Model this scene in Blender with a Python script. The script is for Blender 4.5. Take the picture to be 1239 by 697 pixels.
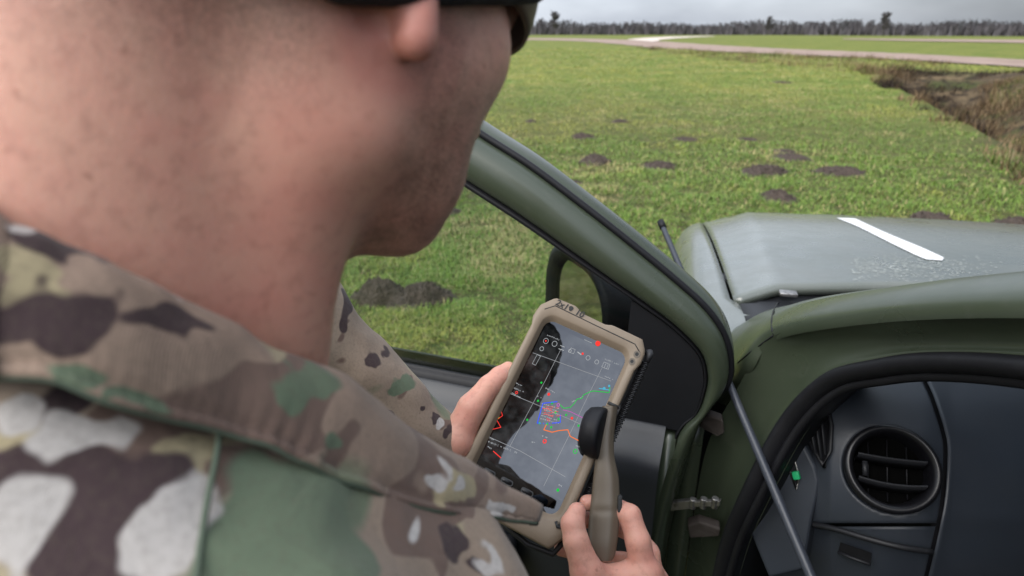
import bpy, math, random
import numpy as np
from mathutils import Vector, Matrix

random.seed(7)
rng = np.random.default_rng(11)
for o in list(bpy.data.objects):
    bpy.data.objects.remove(o, do_unlink=True)
scene = bpy.context.scene
COL = scene.collection

# ------------------------------------------------------------------ camera
F = 757.0                        # focal length in photo pixels (1239 wide)
PITCH = math.radians(22.2)
CZ = 1.62
cam_d = bpy.data.cameras.new('camera')
cam_d.sensor_width = 36.0
cam_d.lens = 36.0 * F / 1239.0
cam_d.clip_start = 0.02
cam_d.clip_end = 4000
cam_d.dof.use_dof = True
cam_d.dof.focus_distance = 0.69
cam_d.dof.aperture_fstop = 6.3
cam = bpy.data.objects.new('camera', cam_d)
COL.objects.link(cam)
cam.location = (0, 0, CZ)
cam.rotation_euler = (math.pi / 2 - PITCH, 0, 0)
scene.camera = cam

# ------------------------------------------------------------------ sky
SUN_EL, SUN_AZ = math.radians(46), math.radians(-128)      # azimuth from +Y towards +X
world = bpy.data.worlds.new('World')
scene.world = world
world.use_nodes = True
nt = world.node_tree
nt.nodes.clear()
wo = nt.nodes.new('ShaderNodeOutputWorld')
sky = nt.nodes.new('ShaderNodeTexSky')
sky.sky_type = 'NISHITA'
sky.sun_disc = False
sky.sun_elevation = SUN_EL
sky.sun_rotation = SUN_AZ
sky.air_density = 1.0
sky.dust_density = 2.0
bg1 = nt.nodes.new('ShaderNodeBackground')
bg1.inputs['Strength'].default_value = 0.10
nt.links.new(sky.outputs[0], bg1.inputs[0])
tc = nt.nodes.new('ShaderNodeTexCoord')
mp = nt.nodes.new('ShaderNodeMapping')
mp.inputs['Scale'].default_value = (1.0, 1.0, 2.6)
nt.links.new(tc.outputs['Generated'], mp.inputs[0])
ns = nt.nodes.new('ShaderNodeTexNoise')
ns.inputs['Scale'].default_value = 2.4
ns.inputs['Detail'].default_value = 5
ns.inputs['Roughness'].default_value = 0.5
nt.links.new(mp.outputs[0], ns.inputs['Vector'])
cr = nt.nodes.new('ShaderNodeValToRGB')
cr.color_ramp.elements[0].position = 0.36
cr.color_ramp.elements[0].color = (0.42, 0.46, 0.54, 1)
cr.color_ramp.elements[1].position = 0.64
cr.color_ramp.elements[1].color = (0.86, 0.92, 1.02, 1)
nt.links.new(ns.outputs[0], cr.inputs[0])
# sky darker towards +X: part rain cloud, mostly lens vignette put into its colour
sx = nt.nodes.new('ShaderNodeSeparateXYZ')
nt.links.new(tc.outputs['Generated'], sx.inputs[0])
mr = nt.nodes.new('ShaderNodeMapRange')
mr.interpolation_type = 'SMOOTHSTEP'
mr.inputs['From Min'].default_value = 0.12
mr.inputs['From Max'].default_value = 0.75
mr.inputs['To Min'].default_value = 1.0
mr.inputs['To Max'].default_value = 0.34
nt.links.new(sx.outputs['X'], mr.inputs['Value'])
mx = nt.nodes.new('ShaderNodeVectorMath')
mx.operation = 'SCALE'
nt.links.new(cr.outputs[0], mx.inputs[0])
# overcast sky: brighter overhead than at the horizon
mz = nt.nodes.new('ShaderNodeMapRange')
mz.inputs['From Min'].default_value = 0.0
mz.inputs['From Max'].default_value = 1.0
mz.inputs['To Min'].default_value = 0.62
mz.inputs['To Max'].default_value = 1.55
nt.links.new(sx.outputs['Z'], mz.inputs['Value'])
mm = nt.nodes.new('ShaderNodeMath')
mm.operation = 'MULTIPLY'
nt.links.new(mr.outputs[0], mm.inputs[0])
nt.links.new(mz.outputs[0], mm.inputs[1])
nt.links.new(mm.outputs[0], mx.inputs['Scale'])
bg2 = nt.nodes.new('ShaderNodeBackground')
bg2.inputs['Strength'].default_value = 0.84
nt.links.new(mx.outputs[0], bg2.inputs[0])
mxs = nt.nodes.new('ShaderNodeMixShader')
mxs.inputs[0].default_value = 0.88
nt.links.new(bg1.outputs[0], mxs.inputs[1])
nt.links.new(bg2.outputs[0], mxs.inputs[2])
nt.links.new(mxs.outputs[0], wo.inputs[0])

sun_d = bpy.data.lights.new('sun', 'SUN')
sun_d.energy = 1.5
sun_d.angle = math.radians(50)
sun_d.color = (1.0, 0.96, 0.9)
sun = bpy.data.objects.new('sun', sun_d)
COL.objects.link(sun)
sdir = Vector((math.sin(SUN_AZ) * math.cos(SUN_EL), math.cos(SUN_AZ) * math.cos(SUN_EL), math.sin(SUN_EL)))
sun.rotation_euler = (-sdir).to_track_quat('-Z', 'Y').to_euler()
sun.location = (-20, 10, 30)

vs = scene.view_settings
vs.view_transform = 'Standard'
vs.look = 'None'
vs.exposure = 1.15
vs.gamma = 1.0
vs.use_curve_mapping = False

# ------------------------------------------------------------------ maths
cp, sp = math.cos(PITCH), math.sin(PITCH)
FW = np.array([0, cp, -sp]); RT = np.array([1.0, 0, 0]); UP = np.array([0, sp, cp])
CAM = np.array([0, 0, CZ])
def ray(u, v): return FW + RT * (u - 619.5) / F - UP * (v - 348.5) / F
def at(u, v, d): return CAM + ray(u, v) * d
def ground(u, v, z=0.0):
    r = ray(u, v); t = (z - CZ) / r[2]
    return CAM + r * t
TH = math.radians(13)
VF = np.array([math.sin(TH), math.cos(TH), 0]); VR = np.array([math.cos(TH), -math.sin(TH), 0])
ZZ = np.array([0, 0, 1.0])
def w(s, f, z): return VR * s + VF * f + ZZ * z            # vehicle frame -> world
def veh(p): return np.array([p @ VR, p @ VF, p[2]])
HS, HF = .085, .845                                        # door hinge
DD = VR * -.992 + VF * .124; DN = VR * .124 + VF * .992
DH = VR * HS + VF * HF
def dr(a, z, n=0.0): return DH + DD * a + DN * n + ZZ * z  # door frame -> world
def door_hit(u, v, n=0.0):
    r = ray(u, v); t = (n - (CAM - DH) @ DN) / (r @ DN)
    q = CAM + r * t - DH
    return q @ DD, q[2]
def nrm(v): v = np.asarray(v, float); return v / (np.linalg.norm(v) + 1e-12)
def spline(pts, n):
    P = np.array(pts, float); m = len(P)
    Q = np.vstack([2 * P[0] - P[1], P, 2 * P[-1] - P[-2]])
    ts = np.linspace(0, m - 1, n); out = []
    for t in ts:
        i = min(int(t), m - 2); x = t - i
        a, b, c, d = Q[i], Q[i + 1], Q[i + 2], Q[i + 3]
        out.append(.5 * ((2 * b) + (-a + c) * x + (2 * a - 5 * b + 4 * c - d) * x * x + (-a + 3 * b - 3 * c + d) * x ** 3))
    return np.array(out)
def hash01(i, j, k):
    x = np.sin(i * 127.1 + j * 311.7 + k * 74.7) * 43758.5453
    return x - np.floor(x)
def vnoise(p):
    p = np.asarray(p, float); i = np.floor(p); f = p - i; f = f * f * (3 - 2 * f)
    r = 0
    for a in (0, 1):
        for b in (0, 1):
            for c in (0, 1):
                wgt = (f[..., 0] if a else 1 - f[..., 0]) * (f[..., 1] if b else 1 - f[..., 1]) * (f[..., 2] if c else 1 - f[..., 2])
                r = r + wgt * hash01(i[..., 0] + a, i[..., 1] + b, i[..., 2] + c)
    return r * 2 - 1

# ------------------------------------------------------------------ materials
MATS = {}
def mat(name, col, rough=.6, metal=0.0, spec=.5, coat=0.0, var=None, bump=None, sss=None, emit=None, rvar=None, attr=None, coords='Object'):
    m = bpy.data.materials.new(name); m.use_nodes = True
    t = m.node_tree; b = t.nodes['Principled BSDF']
    b.inputs['Base Color'].default_value = (*col, 1)
    b.inputs['Roughness'].default_value = rough
    b.inputs['Metallic'].default_value = metal
    b.inputs['Specular IOR Level'].default_value = spec
    b.inputs['Coat Weight'].default_value = coat
    b.inputs['Coat Roughness'].default_value = .12
    tcn = t.nodes.new('ShaderNodeTexCoord')
    last = None
    if attr:
        an = t.nodes.new('ShaderNodeAttribute'); an.attribute_name = attr
        last = an.outputs['Color']
    if var:
        for (sc, amt, c2, lo, hi) in var:
            n = t.nodes.new('ShaderNodeTexNoise'); n.inputs['Scale'].default_value = sc
            n.inputs['Detail'].default_value = 5; n.inputs['Roughness'].default_value = .6
            t.links.new(tcn.outputs[coords], n.inputs['Vector'])
            r = t.nodes.new('ShaderNodeMapRange'); r.inputs['From Min'].default_value = lo; r.inputs['From Max'].default_value = hi
            r.inputs['To Max'].default_value = amt
            t.links.new(n.outputs[0], r.inputs[0])
            mx = t.nodes.new('ShaderNodeMix'); mx.data_type = 'RGBA'
            t.links.new(r.outputs[0], mx.inputs[0])
            if last is None: mx.inputs[6].default_value = (*col, 1)
            else: t.links.new(last, mx.inputs[6])
            mx.inputs[7].default_value = (*c2, 1)
            last = mx.outputs[2]
    if last is not None: t.links.new(last, b.inputs['Base Color'])
    if rvar:
        sc, lo, hi = rvar
        n = t.nodes.new('ShaderNodeTexNoise'); n.inputs['Scale'].default_value = sc; n.inputs['Detail'].default_value = 6
        t.links.new(tcn.outputs[coords], n.inputs['Vector'])
        r = t.nodes.new('ShaderNodeMapRange'); r.inputs['From Min'].default_value = .35; r.inputs['From Max'].default_value = .68
        r.inputs['To Min'].default_value = lo; r.inputs['To Max'].default_value = hi
        t.links.new(n.outputs[0], r.inputs[0]); t.links.new(r.outputs[0], b.inputs['Roughness'])
    if bump:
        prev = None
        for (sc, st, dist) in bump:
            n = t.nodes.new('ShaderNodeTexNoise'); n.inputs['Scale'].default_value = sc; n.inputs['Detail'].default_value = 4
            t.links.new(tcn.outputs[coords], n.inputs['Vector'])
            bp = t.nodes.new('ShaderNodeBump'); bp.inputs['Strength'].default_value = st; bp.inputs['Distance'].default_value = dist
            t.links.new(n.outputs[0], bp.inputs['Height'])
            if prev is not None: t.links.new(prev, bp.inputs['Normal'])
            prev = bp.outputs[0]
        t.links.new(prev, b.inputs['Normal'])
    if sss:
        b.inputs['Subsurface Weight'].default_value = sss
        b.inputs['Subsurface Radius'].default_value = (1.0, .35, .2)
        b.inputs['Subsurface Scale'].default_value = .006
    if emit:
        b.inputs['Emission Color'].default_value = (*emit[0], 1)
        b.inputs['Emission Strength'].default_value = emit[1]
    MATS[name] = m
    return m

def glassmat(name, tint, ior=1.5, rough=.0):
    m = bpy.data.materials.new(name); m.use_nodes = True
    t = m.node_tree; t.nodes.clear()
    out = t.nodes.new('ShaderNodeOutputMaterial')
    tr = t.nodes.new('ShaderNodeBsdfTransparent'); tr.inputs[0].default_value = (*tint, 1)
    gl = t.nodes.new('ShaderNodeBsdfGlossy'); gl.inputs['Roughness'].default_value = rough
    fr = t.nodes.new('ShaderNodeFresnel'); fr.inputs[0].default_value = ior
    mx = t.nodes.new('ShaderNodeMixShader')
    t.links.new(fr.outputs[0], mx.inputs[0]); t.links.new(tr.outputs[0], mx.inputs[1]); t.links.new(gl.outputs[0], mx.inputs[2])
    t.links.new(mx.outputs[0], out.inputs[0])
    MATS[name] = m
    return m

# ------------------------------------------------------------------ object helpers
WORLD_ORIGIN = {}
def link(name, me, parent=None, loc=(0, 0, 0)):
    o = bpy.data.objects.new(name, me); COL.objects.link(o)
    o.location = loc
    if parent is not None:
        o.parent = parent
        o.matrix_parent_inverse = Matrix.Translation(-Vector(WORLD_ORIGIN.get(parent.name, (0, 0, 0))))
    WORLD_ORIGIN[o.name] = tuple(loc)
    return o
def thing(name, label, cat, loc=(0, 0, 0), group=None):
    o = link(name, None, None, loc)
    o.empty_display_size = .1
    o['label'] = label; o['category'] = cat
    if group: o['group'] = group
    return o
def tag(o, label=None, cat=None, group=None, kind=None):
    if label: o['label'] = label
    if cat: o['category'] = cat
    if group: o['group'] = group
    if kind: o['kind'] = kind
    return o
def mesh(name, V, Fc, material, smooth=True, attrs=None):
    me = bpy.data.meshes.new(name)
    V = np.asarray(V, float)
    if isinstance(Fc, np.ndarray) and Fc.ndim == 2:
        k = Fc.shape[1]
        me.vertices.add(len(V)); me.vertices.foreach_set('co', V.astype(np.float32).ravel())
        me.loops.add(Fc.size); me.loops.foreach_set('vertex_index', Fc.astype(np.int32).ravel())
        me.polygons.add(len(Fc)); me.polygons.foreach_set('loop_start', np.arange(0, Fc.size, k, dtype=np.int32))
        me.update(calc_edges=True); me.validate()
    else:
        me.from_pydata([tuple(v) for v in V], [], [tuple(int(i) for i in f) for f in Fc])
        me.update()
    if smooth: me.polygons.foreach_set('use_smooth', [True] * len(me.polygons))
    for mm in (material if isinstance(material, (list, tuple)) else [material]): me.materials.append(mm)
    if attrs:
        for nm, arr in attrs.items():
            if arr.ndim == 2:
                a = me.color_attributes.new(nm, 'FLOAT_COLOR', 'POINT')
                c4 = np.ones((len(V), 4), np.float32); c4[:, :3] = arr
                a.data.foreach_set('color', c4.ravel())
            else:
                a = me.attributes.new(nm, 'FLOAT', 'POINT'); a.data.foreach_set('value', arr.astype(np.float32))
    return me
def mk(name, V, Fc, material, parent=None, smooth=True, solid=None, sub=0, bevel=None, attrs=None, loc=(0, 0, 0), off=-1):
    o = link(name, mesh(name, V, Fc, material, smooth, attrs), parent, loc)
    if solid:
        md = o.modifiers.new('solid', 'SOLIDIFY'); md.thickness = solid; md.offset = off
    if bevel:
        md = o.modifiers.new('bevel', 'BEVEL'); md.width = bevel; md.segments = 3; md.limit_method = 'ANGLE'; md.angle_limit = math.radians(35)
    if sub:
        md = o.modifiers.new('sub', 'SUBSURF'); md.levels = sub; md.render_levels = sub
    return o
def grid_faces(nr, nc, wrap=False):
    fs = []
    for i in range(nr - 1):
        for j in range(nc if wrap else nc - 1):
            k = (j + 1) % nc
            fs.append((i * nc + j, i * nc + k, (i + 1) * nc + k, (i + 1) * nc + j))
    return fs
def loft(name, rows, material, parent=None, wrap=False, **kw):
    R = np.array(rows, float)
    return mk(name, R.reshape(-1, 3), grid_faces(R.shape[0], R.shape[1], wrap), material, parent, **kw)
class MB:
    """collects shapes into one mesh"""
    def __init__(s): s.v = []; s.f = []
    def add(s, V, Fc):
        b = len(s.v); s.v += [tuple(x) for x in V]; s.f += [tuple(int(i) + b for i in f) for f in Fc]
    def tube(s, pts, r, n=10, cap=True):
        P = np.array(pts, float); m = len(P)
        r = np.ones(m) * r if np.isscalar(r) else np.array(r)
        T = np.gradient(P, axis=0); up = np.array([.13, .31, .94]); V = []
        for i in range(m):
            t = nrm(T[i]); x = nrm(np.cross(t, up)); y = np.cross(x, t)
            for k in range(n):
                a = 2 * math.pi * k / n
                V.append(P[i] + r[i] * (math.cos(a) * x + math.sin(a) * y))
        Fc = grid_faces(m, n, True)
        if cap: Fc += [tuple(range(n))[::-1], tuple((m - 1) * n + k for k in range(n))]
        s.add(V, Fc)
    def box(s, c, X, Y, Z, hx, hy, hz):
        V = [np.asarray(c) + X * hx * a + Y * hy * b + Z * hz * d for a in (-1, 1) for b in (-1, 1) for d in (-1, 1)]
        s.add(V, [(0, 1, 3, 2), (4, 6, 7, 5), (0, 4, 5, 1), (2, 3, 7, 6), (0, 2, 6, 4), (1, 5, 7, 3)])
    def prism(s, poly, d):
        """extrude polygon (3-D points) by vector d"""
        n = len(poly); V = [np.asarray(p) for p in poly] + [np.asarray(p) + d for p in poly]
        s.add(V, [tuple(range(n))[::-1], tuple(range(n, 2 * n))] + [(i, (i + 1) % n, n + (i + 1) % n, n + i) for i in range(n)])
    def ring(s, c, X, Y, ro, ri, n=40):
        V = []
        for k in range(n):
            a = 2 * math.pi * k / n
            d = X * math.cos(a) + Y * math.sin(a); V += [c + d * ro, c + d * ri]
        s.add(V, [(2 * k, 2 * ((k + 1) % n), 2 * ((k + 1) % n) + 1, 2 * k + 1) for k in range(n)])
    def build(s, name, material, parent=None, **kw): return mk(name, s.v, s.f, material, parent, **kw)

# ---- signed distance modelling (surface nets) for bodies and cloth
class Field:
    def __init__(s, lo, hi, h):
        s.lo = np.array(lo, float); s.h = h
        s.n = np.ceil((np.array(hi) - s.lo) / h).astype(int) + 1
        s.F = np.full(s.n, 1.0, np.float32)
    def sub(s, lo, hi):
        a = np.clip(np.floor((np.array(lo) - s.lo) / s.h).astype(int), 0, s.n); b = np.clip(np.ceil((np.array(hi) - s.lo) / s.h).astype(int) + 1, 0, s.n)
        if np.any(b <= a): return None, None
        g = [(s.lo[i] + s.h * np.arange(a[i], b[i])).astype(np.float32) for i in range(3)]
        P = np.stack(np.meshgrid(*g, indexing='ij'), -1)
        return (slice(a[0], b[0]), slice(a[1], b[1]), slice(a[2], b[2])), P
    def comb(s, sl, d, k, neg=False):
        a = s.F[sl]
        if neg:
            d = -d; hh = np.maximum(k - np.abs(a - d), 0) / max(k, 1e-6); s.F[sl] = np.maximum(a, d) + hh * hh * k / 4
        else:
            hh = np.maximum(k - np.abs(a - d), 0) / max(k, 1e-6); s.F[sl] = np.minimum(a, d) - hh * hh * k / 4
    def cone(s, a, b, ra, rb, k=.01, neg=False, sq=None):
        a = np.asarray(a, float); b = np.asarray(b, float); m = max(ra, rb) + k + 3 * s.h
        sl, P = s.sub(np.minimum(a, b) - m, np.maximum(a, b) + m)
        if sl is None: return
        ab = b - a; t = np.clip(((P - a) @ ab) / (ab @ ab + 1e-12), 0, 1)
        q = P - (a + t[..., None] * ab)
        if sq is not None:      # squash along an axis: (axis, factor)
            ax = nrm(sq[0]); c = q @ ax; q = q + ax * (c * (1 / sq[1] - 1))[..., None]
        d = np.linalg.norm(q, axis=-1) - (ra + t * (rb - ra))
        s.comb(sl, d.astype(np.float32), k, neg)
    def ell(s, c, r, k=.01, R=None, neg=False):
        c = np.asarray(c, float); r = np.asarray(r, float); m = r.max() + k + 3 * s.h
        sl, P = s.sub(c - m, c + m)
        if sl is None: return
        q = P - c
        if R is not None: q = q @ R
        k0 = np.linalg.norm(q / r, axis=-1); k1 = np.linalg.norm(q / (r * r), axis=-1) + 1e-9
        s.comb(sl, (k0 * (k0 - 1) / k1).astype(np.float32), k, neg)
    def noise(s, fn):
        sl, P = s.sub(s.lo, s.lo + s.h * (s.n - 1))
        m = np.abs(s.F) < .03
        s.F[m] += fn(P[m]).astype(np.float32)
    def mesh(s, smooth=1):
        Fd = s.F; n = np.array(Fd.shape); ins = Fd < 0
        c = np.zeros(n - 1, int)
        offs = [(a, b, d) for a in (0, 1) for b in (0, 1) for d in (0, 1)]
        for o in offs: c += ins[o[0]:n[0] - 1 + o[0], o[1]:n[1] - 1 + o[1], o[2]:n[2] - 1 + o[2]]
        act = (c > 0) & (c < 8)
        idx = np.argwhere(act); ids = np.full(n - 1, -1, int); ids[act] = np.arange(len(idx))
        acc = np.zeros((len(idx), 3)); cnt = np.zeros(len(idx))
        for i, o in enumerate(offs):
            for ax in range(3):
                if o[ax] == 0:
                    p = list(o); p[ax] = 1
                    fa = Fd[tuple((idx + np.array(o)).T)].astype(float); fb = Fd[tuple((idx + np.array(p)).T)].astype(float)
                    m = (fa < 0) != (fb < 0)
                    t = np.where(m, fa / np.where(m, fa - fb, 1), 0)
                    pt = np.tile(np.array(o, float), (len(idx), 1)); pt[:, ax] += t
                    acc[m] += pt[m]; cnt[m] += 1
        V = s.lo + s.h * (idx + acc / cnt[:, None])
        quads = []
        for ax in range(3):
            b_, c_ = (ax + 1) % 3, (ax + 2) % 3
            sh = list(n); sh[ax] -= 1
            sl0 = [slice(0, n[i]) for i in range(3)]; sl1 = list(sl0)
            sl0[ax] = slice(0, n[ax] - 1); sl1[ax] = slice(1, n[ax])
            A = ins[tuple(sl0)]; B = ins[tuple(sl1)]
            e = np.argwhere(A != B)
            e = e[(e[:, b_] > 0) & (e[:, c_] > 0) & (e[:, b_] < n[b_] - 1) & (e[:, c_] < n[c_] - 1)]
            def cell(db, dc):
                q = e.copy(); q[:, b_] -= db; q[:, c_] -= dc
                return ids[tuple(q.T)]
            q = np.stack([cell(1, 1), cell(0, 1), cell(0, 0), cell(1, 0)], 1)
            flip = ~A[tuple(e.T)]
            q[flip] = q[flip][:, ::-1]
            quads.append(q)
        Q = np.concatenate(quads)
        Q = Q[(Q >= 0).all(1)]
        for _ in range(smooth):
            acc = np.zeros_like(V); cnt = np.zeros(len(V))
            for k in range(4):
                a, b = Q[:, k], Q[:, (k + 1) % 4]
                np.add.at(acc, a, V[b]); np.add.at(acc, b, V[a]); np.add.at(cnt, a, 1); np.add.at(cnt, b, 1)
            V = V * .5 + .5 * acc / np.maximum(cnt, 1)[:, None]
        return V, Q

# ------------------------------------------------------------------ material library
PAINT = (.042, .054, .034)
mat('paint', PAINT, .36, coat=.25, var=[(5, .35, (.060, .072, .050), .4, .75), (60, .3, (.085, .088, .07), .56, .8)], rvar=(9, .26, .46), bump=[(420, .05, .001)])
mat('paint_dust_sheen', (.105, .118, .100), .34, coat=.75, var=[(7, .45, (.16, .165, .15), .45, .75), (90, .35, (.2, .205, .18), .58, .8)], rvar=(14, .22, .5), bump=[(300, .05, .001)])  # bonnet and wings: dust patches, base lightened with the sky's reflection painted in
mat('rubber', (.007, .007, .009), .55, spec=.3, var=[(40, .5, (.016, .016, .019), .5, .8)], bump=[(200, .1, .001)])
mat('plastic', (.010, .0105, .013), .5, spec=.35, bump=[(900, .25, .0006)], var=[(12, .4, (.016, .017, .020), .45, .75)])
mat('dash', (.028, .034, .045), .38, bump=[(1100, .25, .0005)], var=[(8, .5, (.042, .046, .054), .45, .75)], rvar=(6, .36, .58))
mat('door_card', (.012, .014, .018), .42, spec=.5, bump=[(1100, .25, .0005)], var=[(10, .4, (.018, .02, .025), .45, .75)])
mat('vent_black', (.003, .003, .003), .9, spec=.0)
mat('gloss_black', (.006, .006, .008), .38)
mat('metal', (.35, .34, .33), .4, metal=.9, var=[(90, .7, (.06, .05, .045), .5, .7)], bump=[(150, .3, .001)])
mat('rusty', (.055, .045, .040), .7, metal=.3, var=[(80, .7, (.04, .03, .025), .45, .7)])
mat('white_tape', (.80, .80, .80), .45, var=[(60, .25, (.6, .6, .6), .5, .7)])
mat('mirror', (.42, .46, .46), .04, metal=1.0)
mat('tan_case', (.215, .165, .115), .52, var=[(18, .35, (.27, .215, .155), .45, .7), (160, .25, (.15, .11, .08), .58, .8)], bump=[(700, .18, .0006)])
mat('tan_handle', (.125, .10, .072), .42, var=[(30, .3, (.16, .13, .095), .45, .7)], bump=[(800, .12, .0005)])
mat('cord', (.018, .018, .02), .5)
mat('ink', (.02, .02, .02), .7)
glassmat('glass', (.86, .90, .90), 1.45)
glassmat('brown_lens', (.20, .13, .07), 1.5)
mat('soil', (.075, .054, .042), .95, var=[(35, .7, (.025, .017, .013), .42, .65), (9, .5, (.085, .062, .046), .5, .75)], bump=[(60, .9, .02), (220, .8, .006)])
mat('bark', (.075, .062, .058), .9)
mat('needles', (.040, .046, .042), .9)
mat('twigs', (.082, .074, .078), .9)
mat('grass', (.1, .2, .03), .55, attr='Col', spec=.35)
mat('brush', (.1, .07, .04), .8, attr='Col', spec=.2)
M = MATS

# ================================================================== GROUND
P_A = ground(1239, 195)[:2]; P_B = ground(1075, 100)[:2]         # near rim of the ditch
DDIR = (P_B - P_A) / np.linalg.norm(P_B - P_A); DNOR = np.array([DDIR[1], -DDIR[0]])   # to the right
def ditch_coord(x, y):
    q0 = x - P_A[0]; q1 = y - P_A[1]
    return q0 * DNOR[0] + q1 * DNOR[1], q0 * DDIR[0] + q1 * DDIR[1]
def sstep(a, b, x):
    t = np.clip((x - a) / (b - a), 0, 1); return t * t * (3 - 2 * t)
def terrain(x, y):
    d, l = ditch_coord(x, y)
    dep = sstep(0, 1.6, d) * (1 - sstep(3.2, 5.4, d)) * (1 - sstep(17, 24, l))
    rise = .35 * sstep(4.2, 6.5, d) * (1 - sstep(8, 13, d)) * (1 - sstep(17, 26, l))
    P = np.stack([x, y, x * 0], -1)
    r = np.hypot(x, y)
    nz = .02 * vnoise(P * .9) + .05 * vnoise(P * .23 + 5) * sstep(4, 12, r)
    return -1.5 * dep + rise + nz * (r > 1.2) + .09 * dep * vnoise(P * 2.3 + 9)
rr = np.concatenate([[.0, .6], np.geomspace(1.2, 60, 150), np.geomspace(64, 3000, 50)])
aa = np.concatenate([np.linspace(-180, -46, 26)[:-1], np.linspace(-46, 46, 300), np.linspace(46, 180, 26)[1:-1]])
aa = np.radians(aa)
Rg, Ag = np.meshgrid(rr, aa, indexing='ij')
gx, gy = Rg * np.sin(Ag), Rg * np.cos(Ag)
gz = np.where(Rg < 80, terrain(gx, gy), 0)
gV = np.stack([gx, gy, gz], -1).reshape(-1, 3)
nr_, nc_ = Rg.shape
ii, jj = np.meshgrid(np.arange(nr_ - 1), np.arange(nc_), indexing='ij')
kk = (jj + 1) % nc_
gF = np.stack([ii * nc_ + jj, ii * nc_ + kk, (ii + 1) * nc_ + kk, (ii + 1) * nc_ + jj], -1).reshape(-1, 4)[:, ::-1]
dg, lg = ditch_coord(gV[:, 0], gV[:, 1])
bare = sstep(-.5, 1.0, dg + .7 * vnoise(gV * .8)) * (1 - sstep(22, 30, lg)) * sstep(-30, -20, lg) * (1 - sstep(14, 24, dg))
# dry yellow strip on the near side of the track
gm = bpy.data.materials.new('meadow'); gm.use_nodes = True
t = gm.node_tree; b = t.nodes['Principled BSDF']; b.inputs['Roughness'].default_value = .9; b.inputs['Specular IOR Level'].default_value = .15
tcn = t.nodes.new('ShaderNodeTexCoord')
def _noise(sc, det=5):
    n = t.nodes.new('ShaderNodeTexNoise'); n.inputs['Scale'].default_value = sc; n.inputs['Detail'].default_value = det
    t.links.new(tcn.outputs['Object'], n.inputs['Vector']); return n.outputs[0]
def _mix(fac, a, bcol, lo=.4, hi=.65, amt=1.0):
    r = t.nodes.new('ShaderNodeMapRange'); r.inputs['From Min'].default_value = lo; r.inputs['From Max'].default_value = hi; r.inputs['To Max'].default_value = amt
    t.links.new(fac, r.inputs[0])
    m_ = t.nodes.new('ShaderNodeMix'); m_.data_type = 'RGBA'; t.links.new(r.outputs[0], m_.inputs[0])
    if isinstance(a, tuple): m_.inputs[6].default_value = (*a, 1)
    else: t.links.new(a, m_.inputs[6])
    m_.inputs[7].default_value = (*bcol, 1)
    return m_.outputs[2]
c = _mix(_noise(.35), (.13, .16, .030), (.21, .205, .05))
c = _mix(_noise(2.2, 8), c, (.055, .10, .016), .45, .7, .8)
c = _mix(_noise(9, 6), c, (.15, .14, .045), .55, .75, .6)
th_ = t.nodes.new('ShaderNodeAttribute'); th_.attribute_name = 'thatch'      # soil and moss between the blades
cs = _mix(_noise(6, 6), (.050, .058, .018), (.095, .085, .035))
m0 = t.nodes.new('ShaderNodeMix'); m0.data_type = 'RGBA'
t.links.new(th_.outputs['Fac'], m0.inputs[0]); t.links.new(c, m0.inputs[6]); t.links.new(cs, m0.inputs[7]); c = m0.outputs[2]
at_ = t.nodes.new('ShaderNodeAttribute'); at_.attribute_name = 'bare'
c2 = _mix(_noise(1.1, 8), (.060, .042, .026), (.105, .078, .045))
c2 = _mix(_noise(.5, 6), c2, (.050, .062, .018), .5, .6, .85)
c2 = _mix(_noise(.8, 6), c2, (.16, .115, .065), .53, .64, .8)
c2 = _mix(_noise(3.0, 8), c2, (.025, .018, .013), .48, .62, .9)
m_ = t.nodes.new('ShaderNodeMix'); m_.data_type = 'RGBA'
t.links.new(at_.outputs['Fac'], m_.inputs[0]); t.links.new(c, m_.inputs[6]); t.links.new(c2, m_.inputs[7])
t.links.new(m_.outputs[2], b.inputs['Base Color'])
bp = t.nodes.new('ShaderNodeBump'); bp.inputs['Strength'].default_value = .7; bp.inputs['Distance'].default_value = .05
t.links.new(_noise(14, 6), bp.inputs['Height']); t.links.new(bp.outputs[0], b.inputs['Normal'])
go = mk('ground', gV, gF, gm, attrs={'bare': bare, 'thatch': 1 - sstep(5, 26, np.hypot(gV[:, 0], gV[:, 1]))})
tag(go, 'green winter meadow with a bare ditch edge', None, kind='structure')

# sandy tracks (sheets just above the meadow)
mat('dirt', (.31, .225, .18), .95, var=[(.5, .8, (.20, .135, .105), .45, .62), (3, .4, (.38, .28, .22), .5, .75)], bump=[(8, .5, .03)])
mat('pale_sand', (.62, .53, .46), .95, var=[(.4, .6, (.42, .33, .28), .5, .65)])
def strip(name, up_px, lo_px, material, lab, z=.03, n=60):
    U = spline([ground(*p) for p in up_px], n); L = spline([ground(*p) for p in lo_px], n)
    rows = []
    for k in range(5):
        q = U + (L - U) * k / 4; q[:, 2] = z
        if k in (0, 4):
            q[:, :2] += .25 * rng.normal(size=(n, 2))
        rows.append(q)
    o = loft(name, rows, material)
    return tag(o, lab, None, kind='structure')
strip('dirt_track', [(560, 45.6), (640, 46.2), (700, 46.8), (760, 48.4), (800, 50.5), (860, 54.5), (930, 58.6), (1000, 61.6), (1100, 65.8), (1239, 73), (1400, 82)],
      [(560, 47.5), (640, 48.6), (700, 50), (740, 53.2), (790, 58), (850, 61.6), (930, 65.5), (1000, 68.6), (1100, 73.5), (1239, 82), (1400, 93)], M['dirt'], 'brown dirt track crossing the meadow', .05)
strip('sand_track', [(758, 48.2), (775, 46.6), (800, 45.2), (836, 44.2), (860, 43.7)], [(790, 51.0), (797, 49.8), (806, 47.6), (842, 45.2), (866, 44.2)], M['pale_sand'], 'pale sand branch joining the dirt track', .10, 24)
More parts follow.
